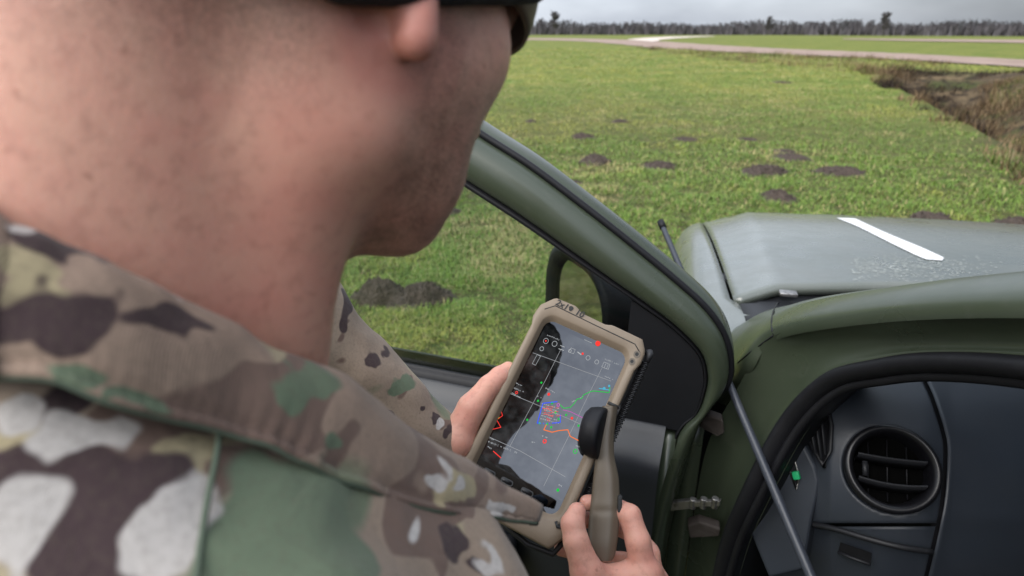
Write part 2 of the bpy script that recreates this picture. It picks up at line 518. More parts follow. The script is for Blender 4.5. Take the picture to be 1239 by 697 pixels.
strip('far_track', [(1020, 47.0), (1100, 47.6), (1239, 48.6), (1400, 50)], [(1020, 48.0), (1100, 50.0), (1239, 52.6), (1400, 57)], M['dirt'], 'far dirt track before the wood', .10, 24)

# ---- grass blades (stuff)
MOLES = [(514, 363, .19, .12), (462, 361, .20, .13), (488, 370, .15, .06), (705, 166, .20, .08), (720, 196, .25, .10), (797, 201, .26, .07), (925, 208, .30, .10), (957, 191, .28, .06), (948, 183, .18, .05), (1018, 209, .28, .08), (941, 239, .24, .09), (1130, 268, .26, .09), (750, 148, .16, .05), (1230, 272, .22, .09), (830, 168, .20, .04), (905, 168, .16, .03), (690, 222, .17, .03), (642, 147, .14, .04), (540, 258, .16, .05), (945, 99, .4, .05)]
MP = np.array([ground(u, v)[:2] for u, v, _, _ in MOLES]); MR = np.array([m[2] for m in MOLES])
NB_ = 760000
q_ = rng.random(NB_)
r_ = 2.2 * (75 / 2.2) ** (q_ ** 1.18)                       # blade density thins smoothly with distance
a_ = np.radians(rng.uniform(-47, 47, NB_))
pos = np.stack([r_ * np.sin(a_), r_ * np.cos(a_)], 1)
hh = np.interp(r_, [2, 6, 15, 40, 75], [.044, .046, .052, .07, .09]); ww = np.interp(r_, [2, 5, 10, 20, 40, 75], [.0036, .0048, .0072, .013, .028, .06])
d_, l_ = ditch_coord(pos[:, 0], pos[:, 1])
p3 = np.column_stack([pos, np.zeros(len(pos))])
keep = ~((d_ > -.15 + .35 * vnoise(p3 * 1.7)) & (l_ > -25) & (l_ < 24) & (d_ < 18))
for (mx_, my_), mr_ in zip(MP, MR):
    dd = np.hypot((pos[:, 0] - mx_), (pos[:, 1] - my_) / 1.0); keep &= ~((dd < mr_ * .85) & (rng.random(len(pos)) < .93))
tuft = vnoise(p3 * 3.1) + .6 * vnoise(p3 * 9.0 + 3)
keep &= (tuft > -.75) | (rng.random(len(pos)) < .35)
# clear of the track
trk_lo = np.array([ground(*p)[:2] for p in [(560, 47.5), (640, 48.6), (700, 50), (740, 53.2), (790, 58), (850, 61.6), (930, 65.5), (1000, 68.6), (1100, 73.5), (1239, 82), (1400, 93)]])
az = np.arctan2(pos[:, 0], pos[:, 1]); rlim = np.interp(az, np.arctan2(trk_lo[:, 0], trk_lo[:, 1]), np.hypot(trk_lo[:, 0], trk_lo[:, 1]))
keep &= np.hypot(pos[:, 0], pos[:, 1]) < rlim
pos, hh, ww, tuft, p3 = pos[keep], hh[keep], ww[keep], tuft[keep], p3[keep]
n = len(pos)
hh = hh * rng.uniform(.4, 1.35, n) * (1 + .55 * np.clip(tuft, -1, 1.2)); ww = ww * rng.uniform(.7, 1.3, n)
base = np.column_stack([pos, terrain(pos[:, 0], pos[:, 1]) - .004])
lean_a = rng.uniform(0, 2 * math.pi, n); lean = rng.uniform(.3, 1.9, n)
ld = np.stack([np.cos(lean_a), np.sin(lean_a), np.zeros(n)], 1)
wa = lean_a + math.pi / 2 + rng.uniform(-.5, .5, n)
wv = np.stack([np.cos(wa), np.sin(wa), np.zeros(n)], 1) * ww[:, None] * .5
up_ = np.zeros((n, 3)); up_[:, 2] = 1
mid = base + up_ * (hh * .62)[:, None] + ld * (hh * lean * .32)[:, None]
tip = base + up_ * (hh * np.clip(1.05 - lean * .33, .4, 1))[:, None] + ld * (hh * lean)[:, None]
near = np.hypot(pos[:, 0], pos[:, 1]) < 11
BVn = np.stack([base - wv, base + wv, mid + wv * .8, mid - wv * .8, tip], 1)[near].reshape(-1, 3)
BVf = np.stack([base - wv, base + wv, tip], 1)[~near].reshape(-1, 3)
nn_, nf_ = int(near.sum()), int((~near).sum())
b5 = np.arange(nn_)[:, None] * 5; b3 = nn_ * 5 + np.arange(nf_)[:, None] * 3
BV = np.concatenate([BVn, BVf])
tri = np.concatenate([b5 + np.array([[0, 1, 2]]), b5 + np.array([[0, 2, 3]]), b5 + np.array([[3, 2, 4]]), b3 + np.array([[0, 1, 2]])])
big = .8 * vnoise(p3 * .16 + 2) + .6 * vnoise(p3 * .5) + .7 * vnoise(p3 * 1.3 + 9) + .4 * vnoise(p3 * 4) + .25 * sstep(9, 30, np.hypot(p3[:, 0], p3[:, 1]))
g1 = np.array([.140, .225, .030]); g2 = np.array([.310, .310, .060]); g3 = np.array([.44, .36, .16]); g4 = np.array([.075, .145, .022])
mix = np.clip(.42 + 1.3 * big + rng.normal(0, .22, n), 0, 1)[:, None]
col = g1 * (1 - mix) + g2 * mix
dark = (rng.random(n) < .22); col[dark] = g4
straw = rng.random(n) < .10 + .7 * np.clip(vnoise(p3 * 1.1 + 7) + .5 * vnoise(p3 * 3.3) - .15, 0, .6); col[straw] = g3 * rng.uniform(.7, 1.1, (straw.sum(), 1))
col *= rng.uniform(.9, 1.35, (n, 1))
gr = mk('grass', BV, tri, M['grass'], attrs={'Col': np.concatenate([np.repeat(col[near], 5, axis=0), np.repeat(col[~near], 3, axis=0)])})
tag(gr, 'short green meadow grass with straw coloured blades', None, kind='stuff')

# ---- dry brush on the ditch banks (stuff)
n = 190000
l0 = rng.uniform(-6, 24, n); d0 = rng.uniform(-.5, 17, n) ** 1.0
p3 = np.column_stack([P_A[0] + DDIR[0] * l0 + DNOR[0] * d0, P_A[1] + DDIR[1] * l0 + DNOR[1] * d0, np.zeros(n)])
ns_ = 16000                                     # rough dry grass on the near side of the track
us_ = rng.uniform(770, 1150, ns_); vs_ = np.interp(us_, [740, 790, 850, 930, 1000, 1100, 1239], [53.2, 58, 61.6, 65.5, 68.6, 73.5, 82]) + rng.random(ns_) ** 1.7 * np.interp(us_, [770, 900, 1150], [3, 13, 22])
p3 = np.concatenate([p3, np.array([ground(a, b_) for a, b_ in zip(us_, vs_)])]); d0 = np.concatenate([d0, np.full(ns_, 3.0)]); n = len(p3)
az = np.arctan2(p3[:, 0], p3[:, 1]); rlim = np.interp(az, np.arctan2(trk_lo[:, 0], trk_lo[:, 1]), np.hypot(trk_lo[:, 0], trk_lo[:, 1]))
cl = vnoise(p3 * .9) + .5 * vnoise(p3 * 2.7)
keep = (np.hypot(p3[:, 0], p3[:, 1]) < rlim) & (cl + rng.normal(0, .3, n) > np.where(d0 < 1.2, .25, -.15))
p3, cl, d0 = p3[keep], cl[keep], d0[keep]; n = len(p3)
base = p3.copy(); base[:, 2] = terrain(p3[:, 0], p3[:, 1]) - .01
hh = rng.uniform(.06, .24, n) * (1 + 1.3 * np.clip(cl, 0, 1.5) ** 1.5); ww = rng.uniform(.012, .03, n)
la = rng.uniform(0, 2 * math.pi, n); lean = rng.uniform(.1, 1.1, n)
ld = np.stack([np.cos(la), np.sin(la), np.zeros(n)], 1); wv = np.stack([-np.sin(la), np.cos(la), np.zeros(n)], 1) * ww[:, None] * .5
up_ = np.zeros((n, 3)); up_[:, 2] = 1
tip = base + up_ * hh[:, None] + ld * (hh * lean)[:, None]
BV = np.stack([base - wv, base + wv, tip], 1).reshape(-1, 3)
pal = np.array([(.035, .024, .018), (.13, .085, .045), (.24, .165, .09), (.10, .12, .03), (.31, .25, .14)])
pick = np.clip(((vnoise(p3 * .42 + 3) * 1.3 + 1) * 2.2 + rng.normal(0, .55, n)).astype(int), 0, 4)
col = pal[pick] * rng.uniform(.7, 1.2, (n, 1))
br = mk('dry_brush', BV, np.arange(3 * n).reshape(-1, 3), M['brush'], attrs={'Col': np.repeat(col, 3, axis=0)})
tag(br, 'brown dry brush covering the ditch banks', None, kind='stuff')

# ---- molehills
def molehill(u, v, r, h, label, seed):
    g = np.random.default_rng(seed)
    c = ground(u, v); c[2] = terrain(np.array([c[0]]), np.array([c[1]]))[0]
    nr, na = 18, 44; V = [(0, 0, h)]; Fc = []
    sx_, sy_ = g.uniform(.85, 1.25), g.uniform(.8, 1.05)
    for i in range(1, nr + 1):
        q = i / nr
        for k in range(na):
            a = 2 * math.pi * k / na
            z = h * (1 - q ** 2.2) ** 1.15 - .012 * q
            rad = r * q * (1 + .16 * math.sin(2 * a + seed) + .1 * math.sin(5 * a + 2 * seed))
            V.append((rad * math.cos(a) * sx_, rad * math.sin(a) * sy_, z))
    V = np.array(V)
    nz_ = vnoise(V * 16 + seed * 3.1) + .7 * vnoise(V * 38 + seed)
    V[:, 2] += (nz_ * .17 + .16 * vnoise(V * 75 + seed)) * h * (np.hypot(V[:, 0], V[:, 1]) < r * .97)
    Fc = [(0, 1 + k, 1 + (k + 1) % na) for k in range(na)]
    for i in range(nr - 1):
        for k in range(na):
            a0 = 1 + i * na; a1 = a0 + na
            Fc.append((a0 + k, a1 + k, a1 + (k + 1) % na, a0 + (k + 1) % na))
    V = list(map(tuple, V))
    for q in range(150 if seed <= 3 else 34):       # loose crumbs
        a = g.uniform(0, 6.28); rad = r * math.sqrt(g.uniform(.05, 1.35)); s_ = g.uniform(.005, .020) * (r / .25) * (.8 if seed <= 3 else 1)
        zc = max(h * (1 - min(rad / r, 1) ** 2.2) ** 1.15, .004) + s_ * .2
        b0 = len(V)
        for (ax_, ay_, az_) in ((1, 0, 0), (-1, 0, 0), (0, 1, 0), (0, -1, 0), (0, 0, 1), (0, 0, -1)):
            V.append((rad * math.cos(a) * sx_ + ax_ * s_ * g.uniform(.6, 1.3), rad * math.sin(a) * sy_ + ay_ * s_ * g.uniform(.6, 1.3), zc + az_ * s_ * g.uniform(.5, 1)))
        for (i0, i1, i2) in ((0, 2, 4), (2, 1, 4), (1, 3, 4), (3, 0, 4), (2, 0, 5), (1, 2, 5), (3, 1, 5), (0, 3, 5)): Fc.append((b0 + i0, b0 + i1, b0 + i2))
    o = mk('molehill', V, Fc, M['soil'], loc=tuple(c), smooth=False)
    return tag(o, label, 'molehill', 'molehills in the meadow')
ML = ['largest dark molehill in the grass seen through the door window', 'middle sized molehill touching the largest one seen through the door window', 'smallest mound on the far side of the largest molehill behind the door window']
for i, (u, v, r, h) in enumerate(MOLES):
    lab = ML[i] if i < 3 else {3: 'small molehill just beyond the sloping door frame', 4: 'small molehill just beyond the sloping door frame', 10: 'molehill just beyond the outer corner of the bonnet', 11: 'dark molehill half hidden by the far edge of the bonnet', 13: 'dark molehill half hidden by the far edge of the bonnet', 18: 'low molehill beside the chin, seen through the door window', 19: 'faint broad molehill far out near the dirt track'}.get(i, 'fresh dark molehill lying out in the open meadow')
    molehill(u, v, r, h, lab, i + 1)

# ---- far wood (stuff) and single trees
def bare_tree(mb, c, H, g, dens=1.0, conifer=False, tw=.10):
    c = np.asarray(c, float)
    if conifer:
        mb.tube([c, c + (0, 0, H * .9)], [.02 * H, .004 * H], 4, False)
        for k in range(int(90 * dens)):
            z = g.uniform(.12, 1.0); R = .17 * H * (1.05 - z) * g.uniform(.5, 1.1); a = g.uniform(0, 6.28)
            p = c + (0, 0, z * H); e = p + (R * math.cos(a), R * math.sin(a), -.05 * H * g.uniform(.2, 1.2)); s_ = .022 * H * g.uniform(.6, 1.3)
            sd = np.array([-math.sin(a), math.cos(a), .0]) * s_
            mb.add([p, e + sd, e - sd, e + (0, 0, s_)], [(0, 1, 2), (0, 3, 1), (0, 2, 3)])
        return
    mb.tube([c, c + (g.normal(0, .01) * H, 0, .35 * H), c + (g.normal(0, .02) * H, 0, .8 * H)], [.018 * H, .012 * H, .003 * H], 4, False)
    for k in range(int(13 * dens)):
        z = g.uniform(.2, .75); a = g.uniform(0, 6.28); L = H * g.uniform(.16, .3) * (1.15 - .5 * z)
        p = c + (0, 0, z * H); e = p + (L * .8 * math.cos(a), L * .8 * math.sin(a), L * g.uniform(.5, 1.0))
        mb.tube([p, (p + e) / 2 + (0, 0, -.01 * H), e], [.006 * H, .004 * H, .0015 * H], 3, False)
        for q in range(int(10 * dens)):
            t0 = p + (e - p) * g.uniform(.3, 1); d = g.normal(0, 1, 3); d[2] = abs(d[2]) * .9; d = nrm(d) * H * g.uniform(.05, .13)
            sd = nrm(np.cross(d, (0.3, .9, .2))) * tw * g.uniform(.4, 1)
            mb.add([t0 - sd, t0 + sd, t0 + d], [(0, 1, 2)])
g = np.random.default_rng(5)
mw, mc_ = MB(), MB()
for k in range(900):
    u = g.uniform(560, 1330); bk = g.uniform(0, 1)
    base_v = np.interp(u, [560, 940, 1050, 1330], [42.3, 42.5, 43.2, 44.6]) - bk * .9
    c = ground(u, max(base_v, 41.2)); c[2] = -.2
    dist = np.hypot(c[0], c[1])
    Hh = dist / 757 * 1.08 * g.uniform(8, 13.5) * (1 + .12 * math.sin(u * .05) + .1 * math.sin(u * .021)) + 1.0
    if g.random() < .25: bare_tree(mc_, c, Hh * .95, g, .5, True)
    else: bare_tree(mw, c, Hh, g, .9, tw=dist * .00042)
# undergrowth that closes the foot of the wood
for k in range(9000):
    u = g.uniform(560, 1330); base_v = np.interp(u, [560, 940, 1050, 1330], [42.3, 42.5, 43.2, 44.6]) - g.uniform(0, .5)
    c = ground(u, base_v); dist = np.hypot(c[0], c[1]); s_ = dist / 757 * g.uniform(1.0, 3.0); hgt = dist / 757 * g.uniform(4, 11.5)
    mw.add([c + (-s_ * .5, 0, -.2), c + (s_ * .5, g.uniform(-2, 2), -.2), c + (g.normal(0, .4) * s_, g.uniform(-2, 2), hgt)], [(0, 1, 2)])
V_ = mw.v + mc_.v; F_ = mw.f + [tuple(i + len(mw.v) for i in f) for f in mc_.f]
me = mesh('far_wood', V_, F_, [M['twigs'], M['needles']], smooth=False)
for i, p_ in enumerate(me.polygons):
    if i >= len(mw.f): p_.material_index = 1
wo_ = link('far_wood', me)
tag(wo_, 'grey brown bare wood along the horizon', None, kind='stuff')
for (u, px_h, lab) in ((671, 25, 'tall bare tree rising above the wood near the dark cap'), (929, 19, 'bare tree standing proud of the wood above the dirt track'), (1068, 23, 'broad dark tree rising above the wood over the ditch')):
    bv = np.interp(u, [560, 940, 1050, 1330], [42.3, 42.5, 43.2, 44.6]) + .15
    c = ground(u, bv); c[2] = -.2; Hh = np.hypot(c[0], c[1]) / 757 * 1.08 * px_h
    o = thing('bare_tree', lab, 'tree', tuple(c))
    mb = MB(); mb.tube([c, c + (0, 0, .4 * Hh), c + (.01 * Hh, 0, .85 * Hh)], [.02 * Hh, .014 * Hh, .004 * Hh], 5); mb.build('trunk', M['bark'], o)
    mb = MB(); bare_tree(mb, c, Hh, g, 2.6, tw=np.hypot(c[0], c[1]) * .0006); mb.build('crown', M['twigs'], o, smooth=False)

# ================================================================== VEHICLE
truck = thing('pickup_truck', 'dark green military pickup with its driver door open and pale dirty bonnet', 'pickup truck', tuple(w(1.0, 0.2, 0.0)))
def mir(s): return 2.09 - s
# ---- bonnet
def hood_z(s, f):
    q = np.clip((f - 1.33) / 1.10, 0, 1.2)
    z = 1.102 - .055 * q - .055 * q ** 2.5
    e = np.minimum(s, 2.09 - s)
    ridge = np.interp(f, [1.3, 2.45], [.268, .35])
    z = z + .018 * (1 - ((s - 1.045) / .85) ** 2)
    z = z - .085 * np.clip(ridge - e, 0, .3) ** 1.0 * 3.2 * .32 / .3
    z = z - np.clip(f - 2.40, 0, 1) ** 1.5 * 2.6
    return z
def hood_rear(s):
    e = np.minimum(s, 2.09 - s); return np.interp(e, [.19, .3, .55, 1.05], [1.335, 1.372, 1.43, 1.49])
def hood_front(s): return 2.60 - .13 * ((s - 1.045) / .85) ** 2 - .04 * ((s - 1.045) / .85) ** 8
ss = np.concatenate([np.linspace(.19, .40, 12)[:-1], np.linspace(.40, 1.69, 24), np.linspace(1.69, 1.90, 12)[1:]])
rows = []
for q in np.linspace(0, 1, 34):
    rows.append([w(s, hood_rear(s) + (hood_front(s) - hood_rear(s)) * q, hood_z(s, hood_rear(s) + (hood_front(s) - hood_rear(s)) * q)) for s in ss])
hood = loft('bonnet', np.array(rows), M['paint_dust_sheen'], truck, solid=.02)
hood['label'] = 'pale grey green bonnet, wet and dirt streaked'
# white tape lying on the bonnet
def on_hood(u, v, up=.0018):
    r = ray(u, v); lo, hi = .8, 4.0
    for t_ in np.linspace(.8, 3.2, 160):
        p = veh(CAM + r * t_)
        if p[2] < hood_z(p[0], p[1]) + up:
            lo, hi = t_ - .02, t_; break
    for _ in range(50):
        m_ = (lo + hi) / 2; p = veh(CAM + r * m_)
        if p[2] > hood_z(p[0], p[1]) + up: lo = m_
        else: hi = m_
    return CAM + r * lo
e1 = [(1012, 263.4), (1039, 274.5), (1076, 293), (1115, 311.5), (1128, 314), (1140, 315)]
e2 = [(1035, 264.4), (1062, 277), (1090, 289), (1113.5, 298.5), (1130, 306), (1142, 311.5)]
tA = spline([on_hood(*p) for p in e2], 16); tB = spline([on_hood(*p) for p in e1], 16)
loft('white_stripe', [tA, (tA + tB) / 2, tB], M['white_tape'], hood)
# dried splashes on the bonnet
mat('splash', (.34, .36, .34), .7, var=[(40, .6, (.24, .26, .24), .45, .65)])
mb = MB(); g = np.random.default_rng(3)
for k in range(900):
    u = g.normal(1085, 55); v = g.normal(322, 9)
    if 1030 < u < 1215 and 306 < v < 340:
        c = on_hood(u, v, .0015 + .0003 * (k % 5)); L = g.uniform(.0015, .006); W_ = g.uniform(.001, .003); d = nrm(VR * g.uniform(.5, 1) + VF * g.normal(0, .6)); e = np.cross(ZZ, d)
        vv = veh(c)
        def hz(p, dz=.0004): q = veh(p); return np.array([p[0], p[1], hood_z(q[0], q[1]) + dz + .0001 * (k % 5)])
        mb.add([hz(c - d * L), hz(c - e * W_), hz(c + d * L), hz(c + e * W_)], [(0, 1, 2, 3)])
sp_ = mb.build('water_splash', M['splash'], hood); sp_['kind'] = 'stuff'
# ---- wings
def wing(left):
    sg = (lambda s: s) if left else mir
    prof = [(.183, -.004), (.165, -.004), (.14, -.012), (.112, -.035), (.092, -.075), (.078, -.14), (.068, -.24), (.060, -.36), (.056, -.46)]
    rows = []
    fs = np.concatenate([np.linspace(.93, 1.34, 9)[:-1], np.linspace(1.34, 2.52, 34)])
    for f in fs:
        inner = np.interp(f, [.93, 1.05, 1.2, 1.34, 2.6], [.262, .262, .248, .183, .183])
        ztop = hood_z(np.array(.19), np.array(max(f, 1.335))) + np.interp(f, [.93, 1.05, 1.2, 1.335], [.055, .035, .010, 0])
        nose = np.clip((f - 2.2) / .36, 0, 1) ** 2
        row = []
        for k, (s, dz) in enumerate(prof):
            s2 = s + (inner - .183) * max(0, 1 - k / 3.0) + nose * .10 * (k / 8.0) + nose * .02
            z = ztop + dz
            arch = .80 - 0.0
            # wheel arch cut as a rising lower edge
            if k >= 7:
                dw = (f - 1.86) / .44
                if abs(dw) < 1: z = max(z, .36 + .47 * math.sqrt(1 - dw * dw) + (.0 if k == 8 else .035))
                else: z = z - (.16 if k == 7 else .26) * 1.0
            row.append(w(sg(s2), f, z))
        rows.append(row)
    R = np.array(rows)
    if not left: R = R[:, ::-1]
    return loft('front_wing', R, M['paint_dust_sheen'], truck, solid=.004, sub=0)
wing(True); wing(False)
# cowl below the windscreen and the strip of black between bonnet and pillar
cw = []
for s in np.linspace(.20, 1.89, 40):
    e = min(s, 2.09 - s)
    cw.append([w(s, hood_rear(s) + .012, hood_z(np.array(s), hood_rear(s)) - .022), w(s, hood_rear(s) - .03, 1.082), w(s, hood_rear(s) - .10, 1.085), w(s, np.interp(e, [.2, .4, 1.05], [1.06, 1.16, 1.24]), 1.125)])
cowl = loft('cowl', cw, M['plastic'], truck, solid=.006)
mb = MB(); mb.box(w(.30, 1.345, 1.10), VR, VF, ZZ, .018, .012, .004); mb.build('washer_jet', M['metal'], truck, bevel=.002)

# ---- windscreen pillar: rows across the pillar, traced on the leaning body side
lnA = [w(.17, 1.13, 1.105), w(.205, 1.045, 1.182), w(.253, .902, 1.267), w(.296, .751, 1.345), w(.333, .619, 1.413), w(.375, .44, 1.50), w(.42, .22, 1.60), w(.45, .02, 1.69), w(.46, -.15, 1.725)]
lnB = [w(.132, .93, 1.06), w(.150, .862, 1.165), w(.173, .846, 1.230), w(.230, .692, 1.335), w(.282, .514, 1.429), w(.318, .36, 1.49), w(.365, .15, 1.575), w(.40, -.05, 1.65), w(.42, -.22, 1.69)]
def xyz(L, n=60): return spline(L, n)
A_, B_ = xyz(lnA), xyz(lnB)
nrmP = np.array([nrm(np.cross(B_[min(i + 1, 59)] - B_[max(i - 1, 0)], A_[i] - B_[i])) for i in range(60)])
if (nrmP.mean(0) @ (-VR + ZZ)) < 0: nrmP = -nrmP
rows = [A_ - nrmP * .02, A_, A_ * .85 + B_ * .15 + nrmP * .010, A_ * .5 + B_ * .5 + nrmP * .016, A_ * .15 + B_ * .85 + nrmP * .009, B_, B_ - nrmP * .012]
pil = loft('windscreen_pillar', rows, M['paint'], truck)
# jamb (the body side the closed door covers): from line B in to the seal
lnC = [w(.125, .79, .40), w(.125, .78, .78), w(.128, .772, .924), w(.142, .762, 1.03), w(.175, .77, 1.148), w(.206, .741, 1.236), w(.236, .683, 1.292), w(.262, .617, 1.338), w(.291, .511, 1.391), w(.325, .35, 1.452), w(.37, .14, 1.535), w(.405, -.06, 1.61), w(.42, -.22, 1.645)]
lnB2 = [w(.105, .875, .40), w(.105, .875, .75), w(.105, .872, .92), w(.112, .868, 1.03), w(.142, .868, 1.13), w(.165, .850, 1.218), w(.2, .775, 1.28), w(.23, .692, 1.33), w(.282, .514, 1.424), w(.318, .36, 1.485), w(.365, .15, 1.57), w(.40, -.05, 1.645), w(.42, -.22, 1.685)]
C_, B2 = xyz(lnC, 90), xyz(lnB2, 90)
inn = nrm(VR * 1.0 - ZZ * .25)
rows = []
for q, dpt in ((0, .006), (.12, .016), (.2, .026), (.5, .034), (.8, .030), (1.0, .022), (1.06, .05)):
    rows.append(B2 * (1 - q) + C_ * q + inn * dpt)
loft('door_jamb', rows, M['paint'], truck)
# outer side panel in front of the jamb, below the pillar foot
rows = []
for q in np.linspace(0, 1, 10):
    z = 1.06 - .66 * q
    rows.append([w(.108, .872, z - .002), w(.078, .885, z), w(.070, .93, z), w(.064, 1.1, z - .01)])
loft('side_panel', rows, M['paint'], truck, solid=.003)
# rubber seal: bulb and lip
dir_in = [nrm(np.cross(C_[min(i + 1, 89)] - C_[max(i - 1, 0)], inn)) for i in range(90)]
if np.array(dir_in).mean(0) @ (VF * .4 + ZZ) > 0: dir_in = [-d for d in dir_in]
dir_in = np.array(dir_in)
rows = []
for k in range(11):
    a = math.pi * (k / 10.0) * 1.25 - .3
    rows.append(C_ + inn * (.024 - .013 * math.sin(a)) + dir_in * (.009 - .010 * math.cos(a)))
loft('door_seal', rows, M['rubber'], truck)
mb = MB(); mb.tube(C_ + inn * .034 + dir_in * .019, .006, 8); mb.build('seal_lip', M['rubber'], truck)
# inner pillar trim (dark plastic) behind the seal
rows = [C_ + inn * .036 + dir_in * .019, C_ + inn * .06 + dir_in * .018 + VF * .02, C_ + inn * .10 + dir_in * .005 + VF * .06, A_[np.linspace(0, 59, 90).astype(int)] * .0 + C_ + inn * .12 + VF * .09 + ZZ * .01]
loft('pillar_trim', rows, M['plastic'], truck)

# ---- windscreen, roof, far side, floor, rear of the cab
nA = 30
Aw = xyz(lnA[1:], nA)
rows = []
for k in range(13):
    q = k / 12
    rows.append([w(veh(p)[0] + .012 + (mir(veh(p)[0]) - veh(p)[0] - .024) * q, veh(p)[1] + .14 * math.sin(math.pi * q) * (1 - i / nA * .6), p[2] + .012 * math.sin(math.pi * q)) for i, p in enumerate(Aw)])
loft('windscreen', rows, M['glass'], truck)
pR = [np.array([w(mir(veh(p)[0]), veh(p)[1], p[2]) for p in L]) for L in (A_, B_)]
loft('windscreen_pillar', [pR[0], (pR[0] + pR[1]) / 2 + VR * .014, pR[1], pR[1] - VR * .03], M['paint'], truck)
rows = []
for f in np.linspace(.03, -1.35, 20):
    z0 = np.interp(f, [-1.35, -.6, -.15, .03], [1.72, 1.755, 1.735, 1.692])
    rows.append([w(s, f, z0 + .04 * (1 - ((s - 1.045) / .62) ** 2) - .10 * max(0, abs(s - 1.045) - .60) / .07) for s in np.linspace(.42, 1.67, 25)])
loft('roof', rows, M['paint'], truck, solid=.03)
def side(left, f0, f1, name):
    sg = (lambda s: s) if left else mir
    prof = [(.42, 1.66), (.26, 1.38), (.115, 1.10), (.072, 1.0), (.062, .8), (.075, .5), (.11, .36)]
    R = np.array([[w(sg(s), f, z) for s, z in prof] for f in np.linspace(f0, f1, 12)])
    return loft(name, R if not left else R[:, ::-1], M['paint'], truck, solid=.03)
side(False, .90, -1.35, 'far_side')
side(True, -.36, -1.35, 'rear_side')
mb = MB(); mb.prism([w(.1, -1.36, .36), w(1.99, -1.36, .36), w(1.99, -1.36, 1.1), w(1.67, -1.36, 1.7), w(.42, -1.36, 1.7), w(.1, -1.36, 1.1)], VF * .03); mb.build('cab_rear_wall', M['paint'], truck)
mb = MB(); mb.box(w(1.045, -.2, .42), VR, VF, ZZ, .90, 1.14, .03); mb.build('cab_floor', M['plastic'], truck)
mb = MB(); mb.box(w(1.045, 1.04, .72), VR, VF, ZZ, .86, .02, .34); mb.build('bulkhead', M['plastic'], truck)
mb = MB(); mb.box(w(.12, .25, .41), VR, VF, ZZ, .05, .60, .05); mb.build('sill', M['paint'], truck, bevel=.02)
# driver seat (below the frame, it carries the rod)
mb = MB(); mb.box(w(.56, -.16, .70), VR, VF, ZZ, .25, .27, .10); mb.box(w(.56, -.46, 1.05), VR, nrm(VF + ZZ * .2), nrm(ZZ - VF * .2), .25, .07, .36)
mb.build('driver_seat', M['plastic'], truck, bevel=.05)
# front end: grille, bumper, lamps, wheels
mb = MB(); mb.box(w(1.045, 2.50, .82), VR, VF, ZZ, .62, .03, .11); mb.build('grille', M['plastic'], truck, bevel=.02)
mb = MB(); mb.box(w(1.045, 2.56, .56), VR, VF, ZZ, .88, .09, .14); mb.build('front_bumper', M['plastic'], truck, bevel=.04)
for sx_ in (.30, mir(.30)):
    mb = MB(); mb.box(w(sx_, 2.44, .83), nrm(VR + VF * (.25 if sx_ < 1 else -.25)), VF, ZZ, .13, .03, .09); mb.build('headlight', M['mirror'], truck, bevel=.03)
for f_ in (1.86, -2.0)[:1]:
    for left in (True, False):
        cc = w(.20 if left else mir(.20), f_, .38); wh = MB()
        ring_ = []
        for (rad, off) in ((.22, -.10), (.33, -.115), (.37, -.09), (.38, 0), (.37, .09), (.33, .115), (.22, .10)):
            ring_.append([cc + VR * off + rad * (math.cos(a) * VF + math.sin(a) * ZZ) for a in np.linspace(0, 2 * math.pi, 41)[:-1]])
        wheel = loft('wheel', ring_, M['rubber'], truck, wrap=True)
        mb = MB()
        for k in range(6):
            a = k * math.pi / 3; d = math.cos(a) * VF + math.sin(a) * ZZ
            mb.box(cc + d * .12 + VR * (-.08 if left else .08), d, np.cross(d, VR), VR, .11, .03, .012)
        mb.ring(cc + VR * (-.09 if left else .09), VF, ZZ, .23, .19); mb.build('rim', M['metal'], wheel)

# ---- dashboard: a surface of real depth, its pieces laid on it
US = np.array([930, 975, 1005, 1060, 1115, 1150, 1250, 1420, 1650.])
VS = np.array([395, 440, 480, 520, 567, 610, 640, 700, 780.])
DTAB = np.array([
 [1.02, .99, .965, .945, .94, .945, .96, .98, 1.0],
 [.98, .945, .915, .895, .89, .895, .905, .92, .95],
 [.95, .91, .865, .845, .84, .845, .855, .87, .90],
 [.93, .885, .84, .815, .81, .815, .825, .84, .87],
 [.92, .87, .83, .795, .785, .795, .80, .82, .85],
 [.92, .87, .83, .79, .775, .785, .79, .81, .84],
 [.93, .88, .84, .795, .775, .785, .79, .81, .84],
 [.95, .91, .87, .82, .80, .80, .81, .83, .86],
 [.99, .95, .91, .87, .85, .85, .86, .88, .9]])
_c = spline(DTAB, 161)                              # dense along v
_d = spline(_c.T, 161).T                            # dense along u
def ddep(u, v):
    x = np.clip(np.interp(u, US, np.arange(len(US))) * 20, 0, 159.999); y = np.clip(np.interp(v, VS, np.arange(len(VS))) * 20, 0, 159.999)
    j, i = int(x), int(y); x -= j; y -= i
    return _d[i, j] * (1 - x) * (1 - y) + _d[i, j + 1] * x * (1 - y) + _d[i + 1, j] * (1 - x) * y + _d[i + 1, j + 1] * x * y
def pd(u, v, off=0.0): return at(u, v, ddep(u, v) - off)
VC = (1079, 567)
vc = pd(*VC)
du = nrm(pd(1100, 567) - pd(1058, 567)); dv = nrm(pd(1079, 545) - pd(1079, 590)); dv = nrm(dv - du * (dv @ du)); dn = nrm(np.cross(du, dv))
if dn @ (CAM - vc) < 0: dn = -dn
VRAD = .0535
def gux(v): return float(np.interp(v, [395, 450, 480, 520, 545, 600, 640, 700, 780], [1108, 1115, 1127, 1140, 1144, 1141, 1134, 1120, 1100]))
gvv = np.linspace(395, 780, 40); gsm = spline([(v, gux(v)) for v in [395, 450, 480, 520, 545, 600, 640, 700, 780]], 200)
def gux(v): return float(np.interp(v, gsm[:, 0], gsm[:, 1]))
